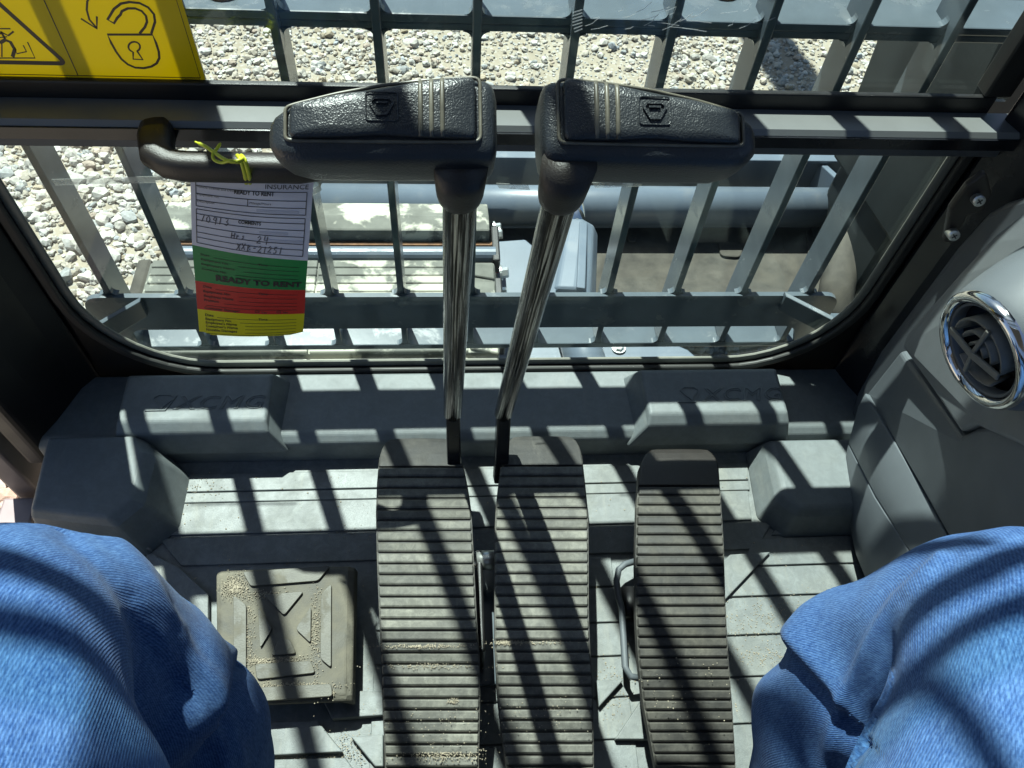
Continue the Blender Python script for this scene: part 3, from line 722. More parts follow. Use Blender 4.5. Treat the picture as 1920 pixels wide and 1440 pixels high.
tb = PY(60, 117, DY).z; tc_ = PY(120, 117, DY).x-.0565
tri = [Vector((tc_-.058, DY-.0006, tb)), Vector((tc_+.058, DY-.0006, tb)), Vector((tc_, DY-.0006, tb+.1))]
tri = rounded(tri, .006); tri.append(tri[0].copy())
part('warning_triangle', MB().ribbon(tri, .0042, (0, -1, 0), .0002), 'brownink', decal)
dline([(-8, 108), (66, 108), (52, 78)], .0012); dline([(0, 80), (10, 74), (20, 78), (28, 92), (24, 106)], .0032); dline([(4, 82), (4, 106)], .0012)
dline([(28, 88), (32, 100), (50, 96), (44, 84)], .0012); dline([(-6, 66), (4, 60), (16, 66), (26, 58)], .0016); dline([(0, 53), (20, 53)], .0012); dline([(2, 58), (10, 72)], .002); dline([(-4, 70), (14, 68)], .001)
me = text_mesh('329900202', .0042, 0, 0, 'RIGHT'); o = link('part_number', me, 'brownink', decal)
o.matrix_parent_inverse = Matrix.Translation(decal.location).inverted(); o.location = (dr-.005, DY-.0007, db+.0008); o.rotation_euler = (R(90), 0, 0)

# ================================================================== RENTAL TAG
tagT = thing('rental_tag', 'white, green, red and yellow rental tag hanging from the grab handle', 'tag', (-.24, .57, .24))
rows = [(0, (352, 300), (592, 312), .613), (.13, (357, 338), (587, 352), .611), (.45, (360, 459), (577, 489), .599), (.70, (366, 526), (573, 544), .588), (.86, (370, 579), (571, 588), .580), (1, (374, 626), (568, 626), .574)]
RP = []
for v, l, r, Yl in rows:
    L = PY(*l, Yl); z = L.z; Rr = PZ(*r, z); RP.append((v, L, Rr))
def tp(u, v, e=0):
    for k in range(len(RP)-1):
        if v <= RP[k+1][0] or k == len(RP)-2:
            t = (v-RP[k][0])/(RP[k+1][0]-RP[k][0]); L = RP[k][1].lerp(RP[k+1][1], t); Rr = RP[k][2].lerp(RP[k+1][2], t); break
    p = L.lerp(Rr, u); p = p+Vector((0, -.004*math.sin(math.pi*u), 0))
    return p+Vector((-.25, -.9, .35)).normalized()*e
def tsheet(name, v0, v1, mat, corner=0):
    n, m = 10, 8; vs = []; fs = []
    for i in range(n+1):
        for j in range(m+1):
            v = v0+(v1-v0)*i/n; u = j/m
            vs.append(tp(u, v))
    if corner:
        for j in range(m+1):
            u = j/m; d = max(0, abs(u-.5)-.42)/.08
            vs[n*(m+1)+j] = tp(min(.985, max(.015, u)), 1-.018*d*d)
    k = len(vs); vs += [p+Vector((0, .0004, 0)) for p in vs]
    for i in range(n):
        for j in range(m):
            a = i*(m+1)+j; fs.append((a, a+m+1, a+m+2, a+1)); fs.append((k+a, k+a+1, k+a+m+2, k+a+m+1))
    return part(name, MB().add(vs, fs), mat, tagT)
wsec = tsheet('white_section', 0, .45, 'paper'); tsheet('green_section', .4502, .70, 'pgreen'); tsheet('red_section', .7002, .86, 'pred'); tsheet('yellow_section', .8602, 1, 'pyellow', 1)
def trule(u0, v0, u1, v1, w=.0007, mat='ink', nseg=6):
    q = [tp(lerp(u0, u1, t/nseg), lerp(v0, v1, t/nseg), .0004) for t in range(nseg+1)]
    part('printed_rule', MB().ribbon(q, w, (-.25, -.9, .35), .0001), mat, tagT)
TW = (RP[2][2]-RP[2][1]).length; TH = sum((RP[k+1][1]-RP[k][1]).length for k in range(5))
def ttext(s, u, v, h, mat='ink', align='LEFT', bold=0, sx=1, skew=0):
    """h = letter height in metres; text mesh mapped on the tag surface"""
    me = text_mesh(s, 1, 0, skew, align, bold); k = h/.7
    for w in me.vertices:
        x, y = w.co.x*k*sx, w.co.y*k
        w.co = tp(u+x/TW, v-y/TH, .0005)
    o = link('printed_text', me, mat, tagT); o.matrix_parent_inverse = Matrix.Translation(tagT.location).inverted(); return o
ttext('INSURANCE', .61, .136, .0060, sx=.95)
ttext('READY TO RENT', .36, .166, .0042, bold=.03, sx=.9)
ttext('Vehicle License and Description', .055, .158, .0023, sx=1.15); ttext('Equipment No.', .055, .194, .0023, sx=1.15); ttext('Description', .055, .226, .0023, sx=1.15); ttext('Mileage/Hours', .49, .206, .0023, sx=1.15)
trule(.045, .13, .045, .246); trule(.955, .149, .955, .246)
for v in (.149, .186, .217, .246): trule(.045, v, .955, v)
trule(.475, .186, .475, .217)
for v in (.261, .284, .314, .344, .376, .402, .431): trule(.045, v, .955, v)
trule(.045, .261, .045, .431); trule(.955, .261, .955, .431)
ttext('COMMENTS', .40, .300, .0034, bold=.03, sx=.9)
GLY = {'7': [[(0, .95), (.5, 1), (.25, 0)]], '0': [[(.3, 1), (.05, .6), (.1, .1), (.4, .05), (.5, .5), (.3, 1)]], '9': [[(.5, .9), (.2, .95), (.1, .6), (.4, .55), (.5, .9), (.42, 0)]],
       '1': [[(.25, 1), (.2, 0)]], '3': [[(.05, .9), (.4, 1), (.3, .6), (.15, .5), (.45, .35), (.3, 0), (0, .1)]], 'H': [[(.05, 1), (.05, 0)], [(.55, 1), (.5, 0)], [(.05, .5), (.52, .52)]],
       'r': [[(.1, .6), (.1, 0)], [(.1, .4), (.25, .58), (.4, .5)]], 's': [[(.38, .55), (.15, .5), (.35, .25), (.1, .02)]], '2': [[(.05, .75), (.3, 1), (.45, .7), (0, .02), (.5, .05)]],
       '4': [[(.1, 1), (.05, .45), (.5, .5)], [(.45, .95), (.4, -.1)]], 'X': [[(0, 1), (.5, 0)], [(.5, 1), (.02, 0)]], 'B': [[(.08, 0), (.08, 1), (.4, .85), (.1, .5), (.48, .3), (.08, 0)]],
       '-': [[(.1, .45), (.45, .48)]], '5': [[(.5, 1), (.15, .95), (.1, .55), (.4, .5), (.4, .1), (.05, .05)]]}
def scrawl(s, u, v, h):
    k = h/TH; w = h/TW
    for ch in s:
        dy = random.uniform(-.08, .08)
        for st in GLY[ch]:
            q = [tp(u+(x+y*.12)*w, v-(y+dy)*k, .0005) for x, y in st]
            part('pen_stroke', MB().ribbon(q, .0010, (-.25, -.9, .35), .0001), 'pen', tagT)
        u += w*random.uniform(.72, .86)
scrawl('70913', .075, .320, .0080); scrawl('Hrs', .34, .376, .0066); scrawl('24', .56, .385, .0082); scrawl('XXB-21251', .39, .4265, .0070)
for u0, u1, v in ((.58, .82, .332), (.62, .95, .366), (.55, .9, .234)): trule(u0, v, u1, v, .0026, 'ghost')
def form(vs, items, tv, mat='ink'):
    for v, s in zip(vs, items):
        if s: ttext(s, .07, v, .0030, mat, bold=.016, sx=1.2)
        trule(.09+.0238*len(s), v+.002, .93, v+.002, .0004, mat)
    ttext('Time', .575, tv, .0030, mat, bold=.016, sx=1.2)
form((.508, .542, .576, .610), ['Date', 'Equipment No.', "Employee's Name", 'Contract No.'], .516)
ttext('READY TO RENT', .19, .672, .0090, bold=.045, sx=.98)
form((.730, .757, .784, .808, .830), ['Date', 'Equipment No.', 'Employee Name', 'Problem', ''], .736)
ttext('Customer Damage?', .07, .853, .0030, bold=.016, sx=1.2); ttext('Yes', .60, .853, .0026, bold=.012, sx=1.2); ttext('No', .80, .853, .0026, bold=.012, sx=1.2)
for u in (.545, .745):
    for a, b in (((u, .838), (u+.035, .838)), ((u, .850), (u+.035, .850)), ((u, .838), (u, .850)), ((u+.035, .838), (u+.035, .850))): trule(*a, *b, .0005, nseg=1)
form((.893, .915, .935, .955, .976), ['Date', 'Equipment No.', "Employee's Name", "Customer's Name", 'Notable Damages'], .898)
trule(.07, .992, .93, .992, .0004)

LF0 = LF-.636
tie = thing('yellow_tie', 'yellow plastic tie knotted round the grab handle holding the tag', 'tie', (-.2, .56, .5))
def smooth_path(P, n=6):
    P = [Vector(p) for p in P]; out = []
    for i in range(len(P)-1):
        p0, p1, p2, p3 = P[max(i-1, 0)], P[i], P[i+1], P[min(i+2, len(P)-1)]
        for k in range(n):
            t = k/n; out.append(.5*((2*p1)+(p2-p0)*t+(2*p0-5*p1+4*p2-p3)*t*t+(3*p1-p0-3*p2+p3)*t**3))
    return out+[P[-1]]
def tiep(pts): return smooth_path([PY(x, y, LF+d) for x, y, d in pts])
part('knot_strand', MB().tube(tiep([(366, 266, -.050), (384, 274, -.056), (402, 286, -.063), (418, 297, -.068), (434, 303, -.070), (448, 301, -.069), (456, 296, -.064)]), [.0009]*3+[.0017]*34, 8), 'yellowtie', tie, smooth=True)
part('knot_strand', MB().tube(tiep([(414, 268, -.055), (406, 280, -.060), (399, 290, -.065), (402, 300, -.068), (416, 305, -.070), (432, 301, -.072), (446, 304, -.070), (457, 298, -.065)]), [.0008]*2+[.0015]*41, 8), 'yellowtie', tie, smooth=True)
for off in (-.0018, .0018):
    part('band', MB().tube([p+Vector((off, 0, 0)) for p in tiep([(449, 292, -.050), (454, 298, -.062), (459, 312, -.065), (463, 328, -.061), (465, 343, -.050)])], .0021, 8), 'yellowtie', tie, smooth=True)

# ================================================================== PEDALS
def pedal(label, left, right, ys, zf, toe_y, matr, toemat, pitch):
    """left/right: photo outline rows -> real plate; zf: height of the tread along it"""
    lx = lambda y: float(np.interp(y, [p[1] for p in left], [p[0] for p in left]))
    rx = lambda y: float(np.interp(y, [p[1] for p in right], [p[0] for p in right]))
    t = thing('travel_pedal', label, 'pedal', tuple(PZ((lx(1100)+rx(1100))/2, 1100, 0)), 'rubber ribbed foot pedals')
    def edge(y): z = zf(y); return PZ(lx(y), y, z), PZ(rx(y), y, z)
    # base plate under the ribs
    rings = []
    for y in np.linspace(toe_y[0]+38, ys, 26):
        a, b = edge(y); d = Vector((0, 0, -.0038)); e_ = Vector((0, 0, -.016)); w = (a-b)*.004
        rings.append([a+w+d, b-w+d, b-w+e_, a+w+e_])
    part('pedal_plate', MB().loft(rings), 'rubber_dark', t)
    # toe cap
    rings = []; yy = [toe_y[0], toe_y[0]+2, toe_y[0]+6, toe_y[0]+13, toe_y[0]+23, toe_y[0]+36, toe_y[1]+2]
    ins = [.25, .17, .10, .05, .02, .005, 0]; dz = [-.012, -.005, -.001, .0005, .001, .001, .0]
    for y, q, k in zip(yy, ins, dz):
        a, b = edge(max(y, toe_y[0])); w = (b-a)*q
        rings.append([a+w+Vector((0, 0, k)), a.lerp(b, .5)+Vector((0, 0, k+.001)), b-w+Vector((0, 0, k)), b-w+Vector((0, 0, -.018)), a+w+Vector((0, 0, -.018))])
    part('toe_cap', MB().loft(rings), toemat, t, bevel=.003, seg=2)
    y = toe_y[1]+3
    i = 0
    while y < ys:
        y2 = y+pitch*(.86 if y < 1000 else .88)
        rings = []
        for q, k in ((0, -.006), (.07, -.0012), (.2, 0), (.8, 0), (.93, -.0012), (1, -.006)):
            yq = lerp(y, y2, q); a, b = edge(yq); w = (b-a)
            s1 = w*(.018); kk = Vector((0, 0, k+random.uniform(-.0002, .0002)))
            rings.append([a+kk+Vector((0, 0, -.004)), a+s1+kk, b-s1+kk, b+kk+Vector((0, 0, -.004)), b+Vector((0, 0, -.011)), a+Vector((0, 0, -.011))])
        me = recalc(MB().loft(rings).mesh('rib'))
        part('rib', me, matr, t)
        y += pitch; i += 1
        pitch *= 1.0035
    # bracket to the floor
    a, b = edge(1180); c = (a+b)/2
    part('pivot_bracket', MB().box((c.x-.022, c.y-.03, .001), (c.x+.022, c.y+.03, c.z-.012)), 'black', t, bevel=.006)
    return t
zf1 = lambda y: float(np.interp(y, [815, 870, 960, 1060, 1180, 1300, 1440, 1520], [.075, .092, .112, .122, .118, .10, .075, .06]))
ped1 = pedal('ribbed black pedal with worn dusty ribs beside the square foot rest', [(718, 815), (712, 850), (707, 900), (705, 960), (707, 1050), (711, 1150), (715, 1250), (718, 1340), (722, 1440), (724, 1520)],
      [(858, 815), (862, 850), (873, 890), (883, 950), (888, 1050), (893, 1150), (899, 1230), (900, 1300), (897, 1440), (895, 1520)], 1500, zf1, (817, 872), 'rubber', 'toe', 20.0)
ped2 = pedal('ribbed black pedal in the middle, between two other ribbed pedals', [(950, 813), (945, 845), (938, 880), (931, 940), (928, 1000), (928, 1100), (928, 1200), (933, 1300), (944, 1400), (950, 1440), (956, 1520)],
      [(1085, 813), (1091, 850), (1097, 900), (1103, 960), (1104, 1050), (1104, 1150), (1107, 1220), (1112, 1300), (1114, 1440), (1114, 1520)], 1500, zf1, (813, 870), 'rubber', 'toe', 20.0)
zf3 = lambda y: float(np.interp(y, [835, 890, 960, 1060, 1180, 1300, 1440, 1520], [.085, .10, .112, .118, .112, .095, .07, .055]))
ped3 = pedal('darker ribbed pedal with scuffed black toe on the console side', [(1208, 835), (1200, 870), (1195, 950), (1193, 1050), (1194, 1150), (1198, 1230), (1208, 1320), (1222, 1390), (1232, 1440), (1245, 1520)],
      [(1340, 835), (1348, 870), (1353, 940), (1358, 1020), (1361, 1120), (1366, 1220), (1374, 1320), (1380, 1420), (1382, 1520)], 1500, zf3, (837, 908), 'rubber_dark', 'handle', 18.5)
# pivot hardware between the first two pedals and a wire loop by the third
pv = thing('pedal_pivot', 'dark greasy pedal pivot bracket between two ribbed pedals', 'bracket', (.04, .33, 0))
part('base_plate', MB().box((.022, .23, .001), (.060, .385, .012)), 'guard', pv, bevel=.004)
part('upright', MB().box((.028, .25, .012), (.036, .375, .085)), 'black', pv, bevel=.003)
part('pin', MB().tube([(.02, .365, .075), (.065, .365, .075)], .012, 16), 'zinc', pv, smooth=True)
lp = thing('wire_loop', 'grey wire loop standing at the edge of the darkest pedal', 'wire loop', (.215, .33, 0))
part('wire', MB().tube([PZ(x, y, z) for x, y, z in ((1200, 1272, .03), (1182, 1268, .035), (1172, 1250, .035), (1168, 1180, .035), (1166, 1140, .035), (1160, 1120, .035), (1156, 1090, .035), (1160, 1068, .035), (1172, 1058, .034), (1192, 1052, .03))], .0042, 10), 'trim', lp, smooth=True)
part('grommet', MB().tube([PZ(1180, 1105, .02), PZ(1180, 1160, .02)], .012, 16), 'black', lp, smooth=True)

# ================================================================== FOOT REST
fr = thing('foot_rest', 'square rubber foot rest with raised cross pattern and sandy dirt', 'foot rest', tuple(PZ(535, 1190, 0)))
FZ = .052
def fp(x, y, z=FZ): return PZ(x, y, z)
c00, c10, c11, c01 = fp(400, 1068), fp(668, 1058), fp(663, 1312), fp(402, 1322)
def fq(u, v, z=0): return c00.lerp(c10, u).lerp(c01.lerp(c11, u), v)+Vector((0, 0, z))
rings = []
for v in (0, .04, .5, .96, 1):
    k = -.004 if v in (0, 1) else 0
    rings.append([fq(0, v, k-.022), fq(.012, v, k-.006), fq(.05, v, k-.001), fq(.12, v, k), fq(.86, v, k), fq(.94, v, k-.001), fq(.985, v, k-.006), fq(1, v, k-.022), fq(.97, v, k-.022), fq(.9, v, k-.008), fq(.1, v, k-.008), fq(.03, v, k-.022)])
part('tread_plate', recalc(MB().loft(rings).mesh('tread_plate')), 'restrub', fr, bevel=.002)
def fpad(pts, h=.004): 
    poly = rounded([fq((x-400)/268, (y-1063)/255) for x, y in pts], .004, 3)
    part('raised_pad', MB().prism(poly, (0, 0, h)), 'restpad', fr, bevel=.0012)
fpad([(455, 1072), (620, 1066), (597, 1096), (470, 1102)]); fpad([(438, 1118), (462, 1138), (462, 1290), (438, 1312)]); fpad([(622, 1102), (624, 1262), (603, 1245), (603, 1122)])
fpad([(478, 1250), (585, 1248), (594, 1270), (482, 1278)]); fpad([(430, 1292), (625, 1290), (628, 1312), (424, 1318)])
fpad([(494, 1120), (570, 1116), (533, 1162)]); fpad([(484, 1142), (511, 1186), (488, 1222)]); fpad([(584, 1146), (584, 1216), (555, 1188)]); fpad([(508, 1236), (557, 1234), (544, 1206), (524, 1206)])
part('support_post', MB().box((fq(.5, .5).x-.035, fq(.5, .5).y-.03, .0), (fq(.5, .5).x+.035, fq(.5, .5).y+.03, FZ-.008)), 'black', fr, bevel=.004)

# ================================================================== TRAVEL LEVERS
def lever(label, foot, bend, top, sgn, gx0, gx1, loc):
    t = thing('travel_lever', label, 'lever', loc, 'travel levers with wedge grips')
    foot, bend, top = Vector(foot), Vector(bend), Vector(top)
    part('lower_link', MB().tube([foot, bend+(bend-foot).normalized()*.01], [.013, .0125], 4), 'blackgloss', t, bevel=.002)
    axis = (top-bend).normalized(); n = 24
    me = MB().tube([bend+(top+axis*.04-bend)*k/8 for k in range(9)], [.0117]*9, n, cap=False).mesh('rod'); 
    # rod is built along local Z so that the painted reflection streaks follow it
    q = axis.to_track_quat('Z', 'Y'); inv = q.to_matrix().inverted()
    for v in me.vertices: v.co = inv@(v.co-bend)
    o = link('rod', me, 'rod', t, smooth=True); o.location = bend; o.rotation_euler = q.to_euler(); o.matrix_parent_inverse = Matrix.Translation(Vector(loc)).inverted()
    # grip frame: U along X, N out of the badge face, V up along the face
    el = R(60); N = Vector((0, -math.cos(el), math.sin(el))); V = Vector((0, math.sin(el), math.cos(el)))
    gy, gz = .398, .703
    def G(u, v, w): return Vector((lerp(gx0, gx1, u), gy, gz))+(V*v+N*w)*.92      # u: 0 at outer tip, 1 at lever end
    L = abs(gx1-gx0)
    st = [(0, .35), (.012, .62), (.035, .82), (.08, .95), (.16, 1), (.3, 1), (.5, 1), (.7, 1), (.88, 1), (.945, .985), (.975, .93), (.99, .82), (1, .62)]
    vt = lambda u: float(np.interp(u, [0, .1, .25, .5, .75, .92, 1], [.004, .0105, .0175, .0255, .0305, .032, .031]))
    vb = lambda u: float(np.interp(u, [0, .1, .5, 1], [-.024, -.0285, -.0285, -.0275]))
    wb = lambda u: float(np.interp(u, [0, .15, .5, 1], [-.038, -.050, -.052, -.052]))
    def ringpts(u, s, ncorner=5):
        a, b, c = vt(u), vb(u), wb(u); top_w = .0
        cv, cw = (a+b)/2, c/2; hv, hw = (a-b)/2*s, -c/2*s
        pts = []; r = min(.013, hv*.8, hw*.8)
        for (sv, sw, a0) in ((1, 1, 0), (-1, 1, 90), (-1, -1, 180), (1, -1, 270)):
            for k in range(ncorner+1):
                an = R(a0+90*k/ncorner)
                pts.append(G(u, cv+sv*(hv-r)+r*math.cos(an), cw+sw*(hw-r)+r*math.sin(an)) if True else None)
        return pts
    def ringpts2(u, s):
        a, b, c = vt(u), vb(u), wb(u); cv, cw = (a+b)/2, c/2; hv, hw = (a-b)/2*s, -c/2*s
        pts = []
        for k in range(32):
            an = 2*math.pi*k/32; cs, sn = math.cos(an), math.sin(an)
            p = 2/4.5
            pts.append(G(u, cv+hv*math.copysign(abs(cs)**p, cs), cw+hw*math.copysign(abs(sn)**p, sn)))
        return pts
    body = part('grip', recalc(MB().loft([ringpts2(u, s) for u, s in st]).mesh('grip')), 'grip', t, smooth=True)
    # badge panel with rim line
    def pan(u): return vt(u)-.0035, vb(u)+.0125
    us = [.085, .13, .3, .5, .7, .85, .925]
    topl = [(u, pan(u)[0]) for u in us]; botl = [(u, pan(u)[1]) for u in us]
    loop = [G(u, v, -.0015) for u, v in topl]+[G(u, v, -.0015) for u, v in reversed(botl)]
    loop = rounded(loop, .005, 4)
    rim = loop+[loop[0].copy()]
    part('groove_rim', MB().tube([p+N*.0012 for p in rim], .0012, 6, cap=False), 'gripline', t, smooth=True)
    cen = sum(loop, Vector((0, 0, 0)))/len(loop)
    r0 = [p+(cen-p).normalized()*.003-N*.002 for p in loop]; r1 = [p+(cen-p).normalized()*.0033+N*.0046 for p in loop]; r2 = [p+(cen-p).normalized()*.0052+N*.0060 for p in loop]; r3 = [cen+(p-cen)*.5+N*.0066 for p in loop]
    panel = part('badge_panel', recalc(MB().loft([r0, r1, r2, r3]).mesh('badge_panel')), 'grip', t, smooth=True)
    for u in (.665, .712, .759):
        a, b = pan(u); w = .0036
        part('grip_rib', MB().tube([G(u, a-.002, .0036), G(u, a-.006, .0052), G(u, (a+b)/2, .0062), G(u, b+.006, .0052), G(u, b+.002, .0036)], .0015, 8), 'gripline', t, smooth=True)
    cu = .50; a, b = pan(cu); h = (a+b)/2; k = .0075
    E_ = lambda x, y, d=.0062: Vector((lerp(gx0, gx1, cu)+x, gy, gz))+(V*(h+.002+y)+N*d)*.92
    fr_ = rounded([E_(-.0095, -.0095), E_(.0095, -.0095), E_(.0095, .0095), E_(-.0095, .0095)], .002, 3); fr_.append(fr_[0].copy())
    part('emblem_frame', MB().tube(fr_, .0005, 5, cap=False), 'grip', t)
    mb = MB()
    hx = [E_(-.0068, .0022), E_(-.0048, .0052), E_(.0048, .0052), E_(.0068, .0022), E_(.0026, -.0055), E_(-.0026, -.0055)]
    mb.ribbon(hx+[hx[0].copy()], .0016, N, .0010); mb.ribbon([E_(-.0036, .0024), E_(.0036, .0024)], .0012, N, .0010)
    part('emblem', mb, 'grip', t)
    # rubber neck below the grip
    top2 = top+axis*.045; c1 = top+axis*.014
    s = .021
    rings = []
    for tt, rr in ((0, .0135), (.003, .0155), (.010, .0168), (.022, .0176), (.042, .0185)):
        c = c1+axis*tt; u_ = Vector((1, 0, 0)); v_ = axis.cross(u_).normalized()
        rings.append([c+u_*rr*math.cos(q)*.95+v_*rr*math.sin(q)*.85 for q in (2*math.pi*k/24 for k in range(24))])
    part('neck', recalc(MB().loft(rings).mesh('neck')), 'handle', t, smooth=True)
    return t
lever('chrome travel lever whose wedge grip points to the rental tag', PZ(852, 900, .06), PZ(849, 775, .155), (.007, .403, .624), -1, -.1085, .030, (.002, .52, .0))
lever('chrome travel lever leaning over with wedge grip pointing to the vented console', PZ(938, 900, .06), PZ(944, 775, .155), (.0735, .394, .632), 1, .195, .057, (.065, .52, .0))

# ================================================================== CONSOLE
con = thing('side_console', 'grey moulded side console with chrome ringed air vent', 'console', (.6, .3, 0))
def cpoly(name, pts, mat, off=(.03, 0, 0), bev=.004): 
    return part(name, MB().prism([PX(x, y, X) for x, y, X in pts], off), mat, con, bevel=bev, seg=3)
def csurf(name, rows_, mat, thick=.02, sub=2):
    """grid of (px,py,X) rows -> smooth shell"""
    n = len(rows_[0]); vs = [PX(*p) for r in rows_ for p in r]; fs = []
    for i in range(len(rows_)-1):
        for j in range(n-1):
            a = i*n+j; fs.append((a, a+1, a+n+1, a+n))
    me = MB().add(vs, fs).mesh(name)
    if sum(p.normal.x*p.area for p in me.polygons) > 0: me.flip_normals()
    o = part(name, me, mat, con, smooth=True)
    s = o.modifiers.new('thick', 'SOLIDIFY'); s.thickness = thick; s.offset = -1
    b = o.modifiers.new('bevel', 'BEVEL'); b.width = .0022; b.segments = 2; b.limit_method = 'ANGLE'; b.angle_limit = R(40)
    return o
# back trim against the pillar
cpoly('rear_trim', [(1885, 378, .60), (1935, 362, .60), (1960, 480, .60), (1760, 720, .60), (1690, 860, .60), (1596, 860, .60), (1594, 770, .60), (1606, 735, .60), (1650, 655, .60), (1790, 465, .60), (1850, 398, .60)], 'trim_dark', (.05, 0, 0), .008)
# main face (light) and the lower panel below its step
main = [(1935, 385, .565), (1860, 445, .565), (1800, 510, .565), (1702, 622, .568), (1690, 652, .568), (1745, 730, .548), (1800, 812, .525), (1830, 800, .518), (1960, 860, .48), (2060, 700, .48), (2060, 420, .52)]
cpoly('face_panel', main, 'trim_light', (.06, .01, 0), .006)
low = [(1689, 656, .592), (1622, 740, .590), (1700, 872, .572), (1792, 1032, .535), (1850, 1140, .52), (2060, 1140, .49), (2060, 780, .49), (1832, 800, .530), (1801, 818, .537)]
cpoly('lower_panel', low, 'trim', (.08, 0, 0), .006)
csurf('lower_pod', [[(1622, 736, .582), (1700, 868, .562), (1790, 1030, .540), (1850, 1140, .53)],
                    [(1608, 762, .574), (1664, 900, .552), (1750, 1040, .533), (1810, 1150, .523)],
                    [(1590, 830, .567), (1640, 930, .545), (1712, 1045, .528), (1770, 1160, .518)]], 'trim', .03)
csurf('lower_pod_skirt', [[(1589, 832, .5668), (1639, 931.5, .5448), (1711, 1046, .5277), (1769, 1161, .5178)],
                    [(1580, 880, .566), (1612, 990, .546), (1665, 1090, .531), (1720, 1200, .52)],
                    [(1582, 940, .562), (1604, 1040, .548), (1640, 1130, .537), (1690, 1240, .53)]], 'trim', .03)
part('kick_seal', MB().tube([(.572, .46, .045), (.575, .43, .03), (.577, .38, .02), (.58, .30, .015), (.58, .2, .012)], .012, 10), 'black', con, smooth=True)
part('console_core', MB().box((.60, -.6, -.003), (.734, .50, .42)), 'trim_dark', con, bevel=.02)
# vent pod and vent
vc = PX(1843, 657, .452); vn = Vector((-.95, -.20, -.22)).normalized()
vu = (Vector((0, 0, 1))-vn*vn.z).normalized(); vw = vn.cross(vu)
def circ(r, d, n=40, c=None): c = vc if c is None else c; return [c+vn*d+(vu*math.cos(a)+vw*math.sin(a))*r for a in (2*math.pi*k/n for k in range(n))]
rv = .0515
part('vent_hood', recalc(MB().loft([circ(rv+.030, -.11), circ(rv+.023, -.065), circ(rv+.013, -.03), circ(rv+.005, -.008), circ(rv+.001, -.003)], cap=False).mesh('vent_hood')), 'trim', con, smooth=True)
vent = part('air_vent', recalc(MB().loft([circ(rv-.004, -.004), circ(rv-.005, -.035), circ(.004, -.036)], cap=False).mesh('air_vent')), 'black', con, smooth=True)
prof = [(rv+.001, -.004), (rv+.0015, .002), (rv-.001, .0055), (rv-.0045, .0065), (rv-.0075, .004), (rv-.0085, -.002)]
part('chrome_ring', recalc(MB().loft([circ(r, d, 48) for r, d in prof], cap=False).mesh('chrome_ring')), 'chrome', vent, smooth=True)
prof = [(rv-.0087, -.001), (rv-.0095, .0015), (rv-.0115, .0005), (rv-.012, -.01)]
part('inner_ring', recalc(MB().loft([circ(r, d, 48) for r, d in prof], cap=False).mesh('inner_ring')), 'trim', vent, smooth=True)
# rotating louvre: tilted disc of three curved vanes and a spine
MATS['louvre'] = plain('louvre_plastic', (.16, .155, .135), .45, var=.2, dust=.5, dustc=(.3, .28, .2), dscale=40)
def arcv(r, d, a0, a1, n=14): return [vc+vn*d+(vu*math.cos(a)+vw*math.sin(a))*r for a in (R(lerp(a0, a1, k/n)) for k in range(n+1))]
def vane(r, a0, a1, d0, d1, name='louvre_vane'):
    o1 = arcv(r, d0, a0, a1); o2 = arcv(r*.93, d1, a0, a1); n = len(o1)
    vs = o1+o2; fs = [(i, i+1, n+i+1, n+i) for i in range(n-1)]
    me = MB().add(vs, fs).mesh(name); o = part(name, me, MATS['louvre'], vent, smooth=True)
    s = o.modifiers.new('t', 'SOLIDIFY'); s.thickness = .0022; s.offset = 0
vane(.030, -75, 100, .006, -.022); vane(.019, -70, 95, .007, -.020); vane(.009, -70, 95, .007, -.018)
vane(.031, 150, 235, .002, -.018)
part('louvre_spine', MB().ribbon([vc+vn*.006-vw*.0+vu*.033, vc+vn*.008, vc+vn*.004-vu*.030], .004, vn, .003), MATS['louvre'], vent, bevel=.001)
a_ = R(115)
dirv = vu*math.cos(R(-75))+vw*math.sin(R(-75)); dir2 = vu*math.cos(R(100))+vw*math.sin(R(100))
part('louvre_frame', MB().ribbon([vc+vn*.007+dirv*.032, vc+vn*.009, vc+vn*.007+dir2*.032], .007, vn, .003), MATS['louvre'], vent, bevel=.001)

# ================================================================== PERSON (seen from the lap down)
def leg_loft(path, n=36):
    P = [Vector(p[:3]) for p in path]; rr = [p[3] for p in path]; fl = [p[4] if len(p) > 4 else 1 for p in path]
    # Catmull-Rom resample
    out = []
    for i in range(len(P)-1):
        p0, p1, p2, p3 = P[max(i-1, 0)], P[i], P[i+1], P[min(i+2, len(P)-1)]
        for k in range(8):
            t = k/8; q = .5*((2*p1)+(p2-p0)*t+(2*p0-5*p1+4*p2-p3)*t*t+(3*p1-p0-3*p2+p3)*t**3)
            out.append((q, lerp(rr[i], rr[i+1], t), lerp(fl[i], fl[i+1], t)))
    out.append((P[-1], rr[-1], fl[-1]))
    rings = []; ref = Vector((1, 0, 0))
    for i, (p, r, f) in enumerate(out):
        t = (out[min(i+1, len(out)-1)][0]-out[max(i-1, 0)][0]).normalized()
        ref = (ref-t*ref.dot(t)).normalized(); b = t.cross(ref)
        rings.append([p+ref*math.cos(a)*r*f+b*math.sin(a)*r for a in (2*math.pi*k/n for k in range(n))])
    return rings, out
legL = [(-.09, -.36, .50, .105), (-.15, -.19, .52, .104), (-.225, -.01, .525, .098), (-.275, .09, .515, .092), (-.296, .148, .472, .088), (-.29, .166, .40, .086), (-.272, .16, .31, .084), (-.25, .13, .21, .081), (-.262, .06, .11, .078), (-.275, .01, .05, .076)]
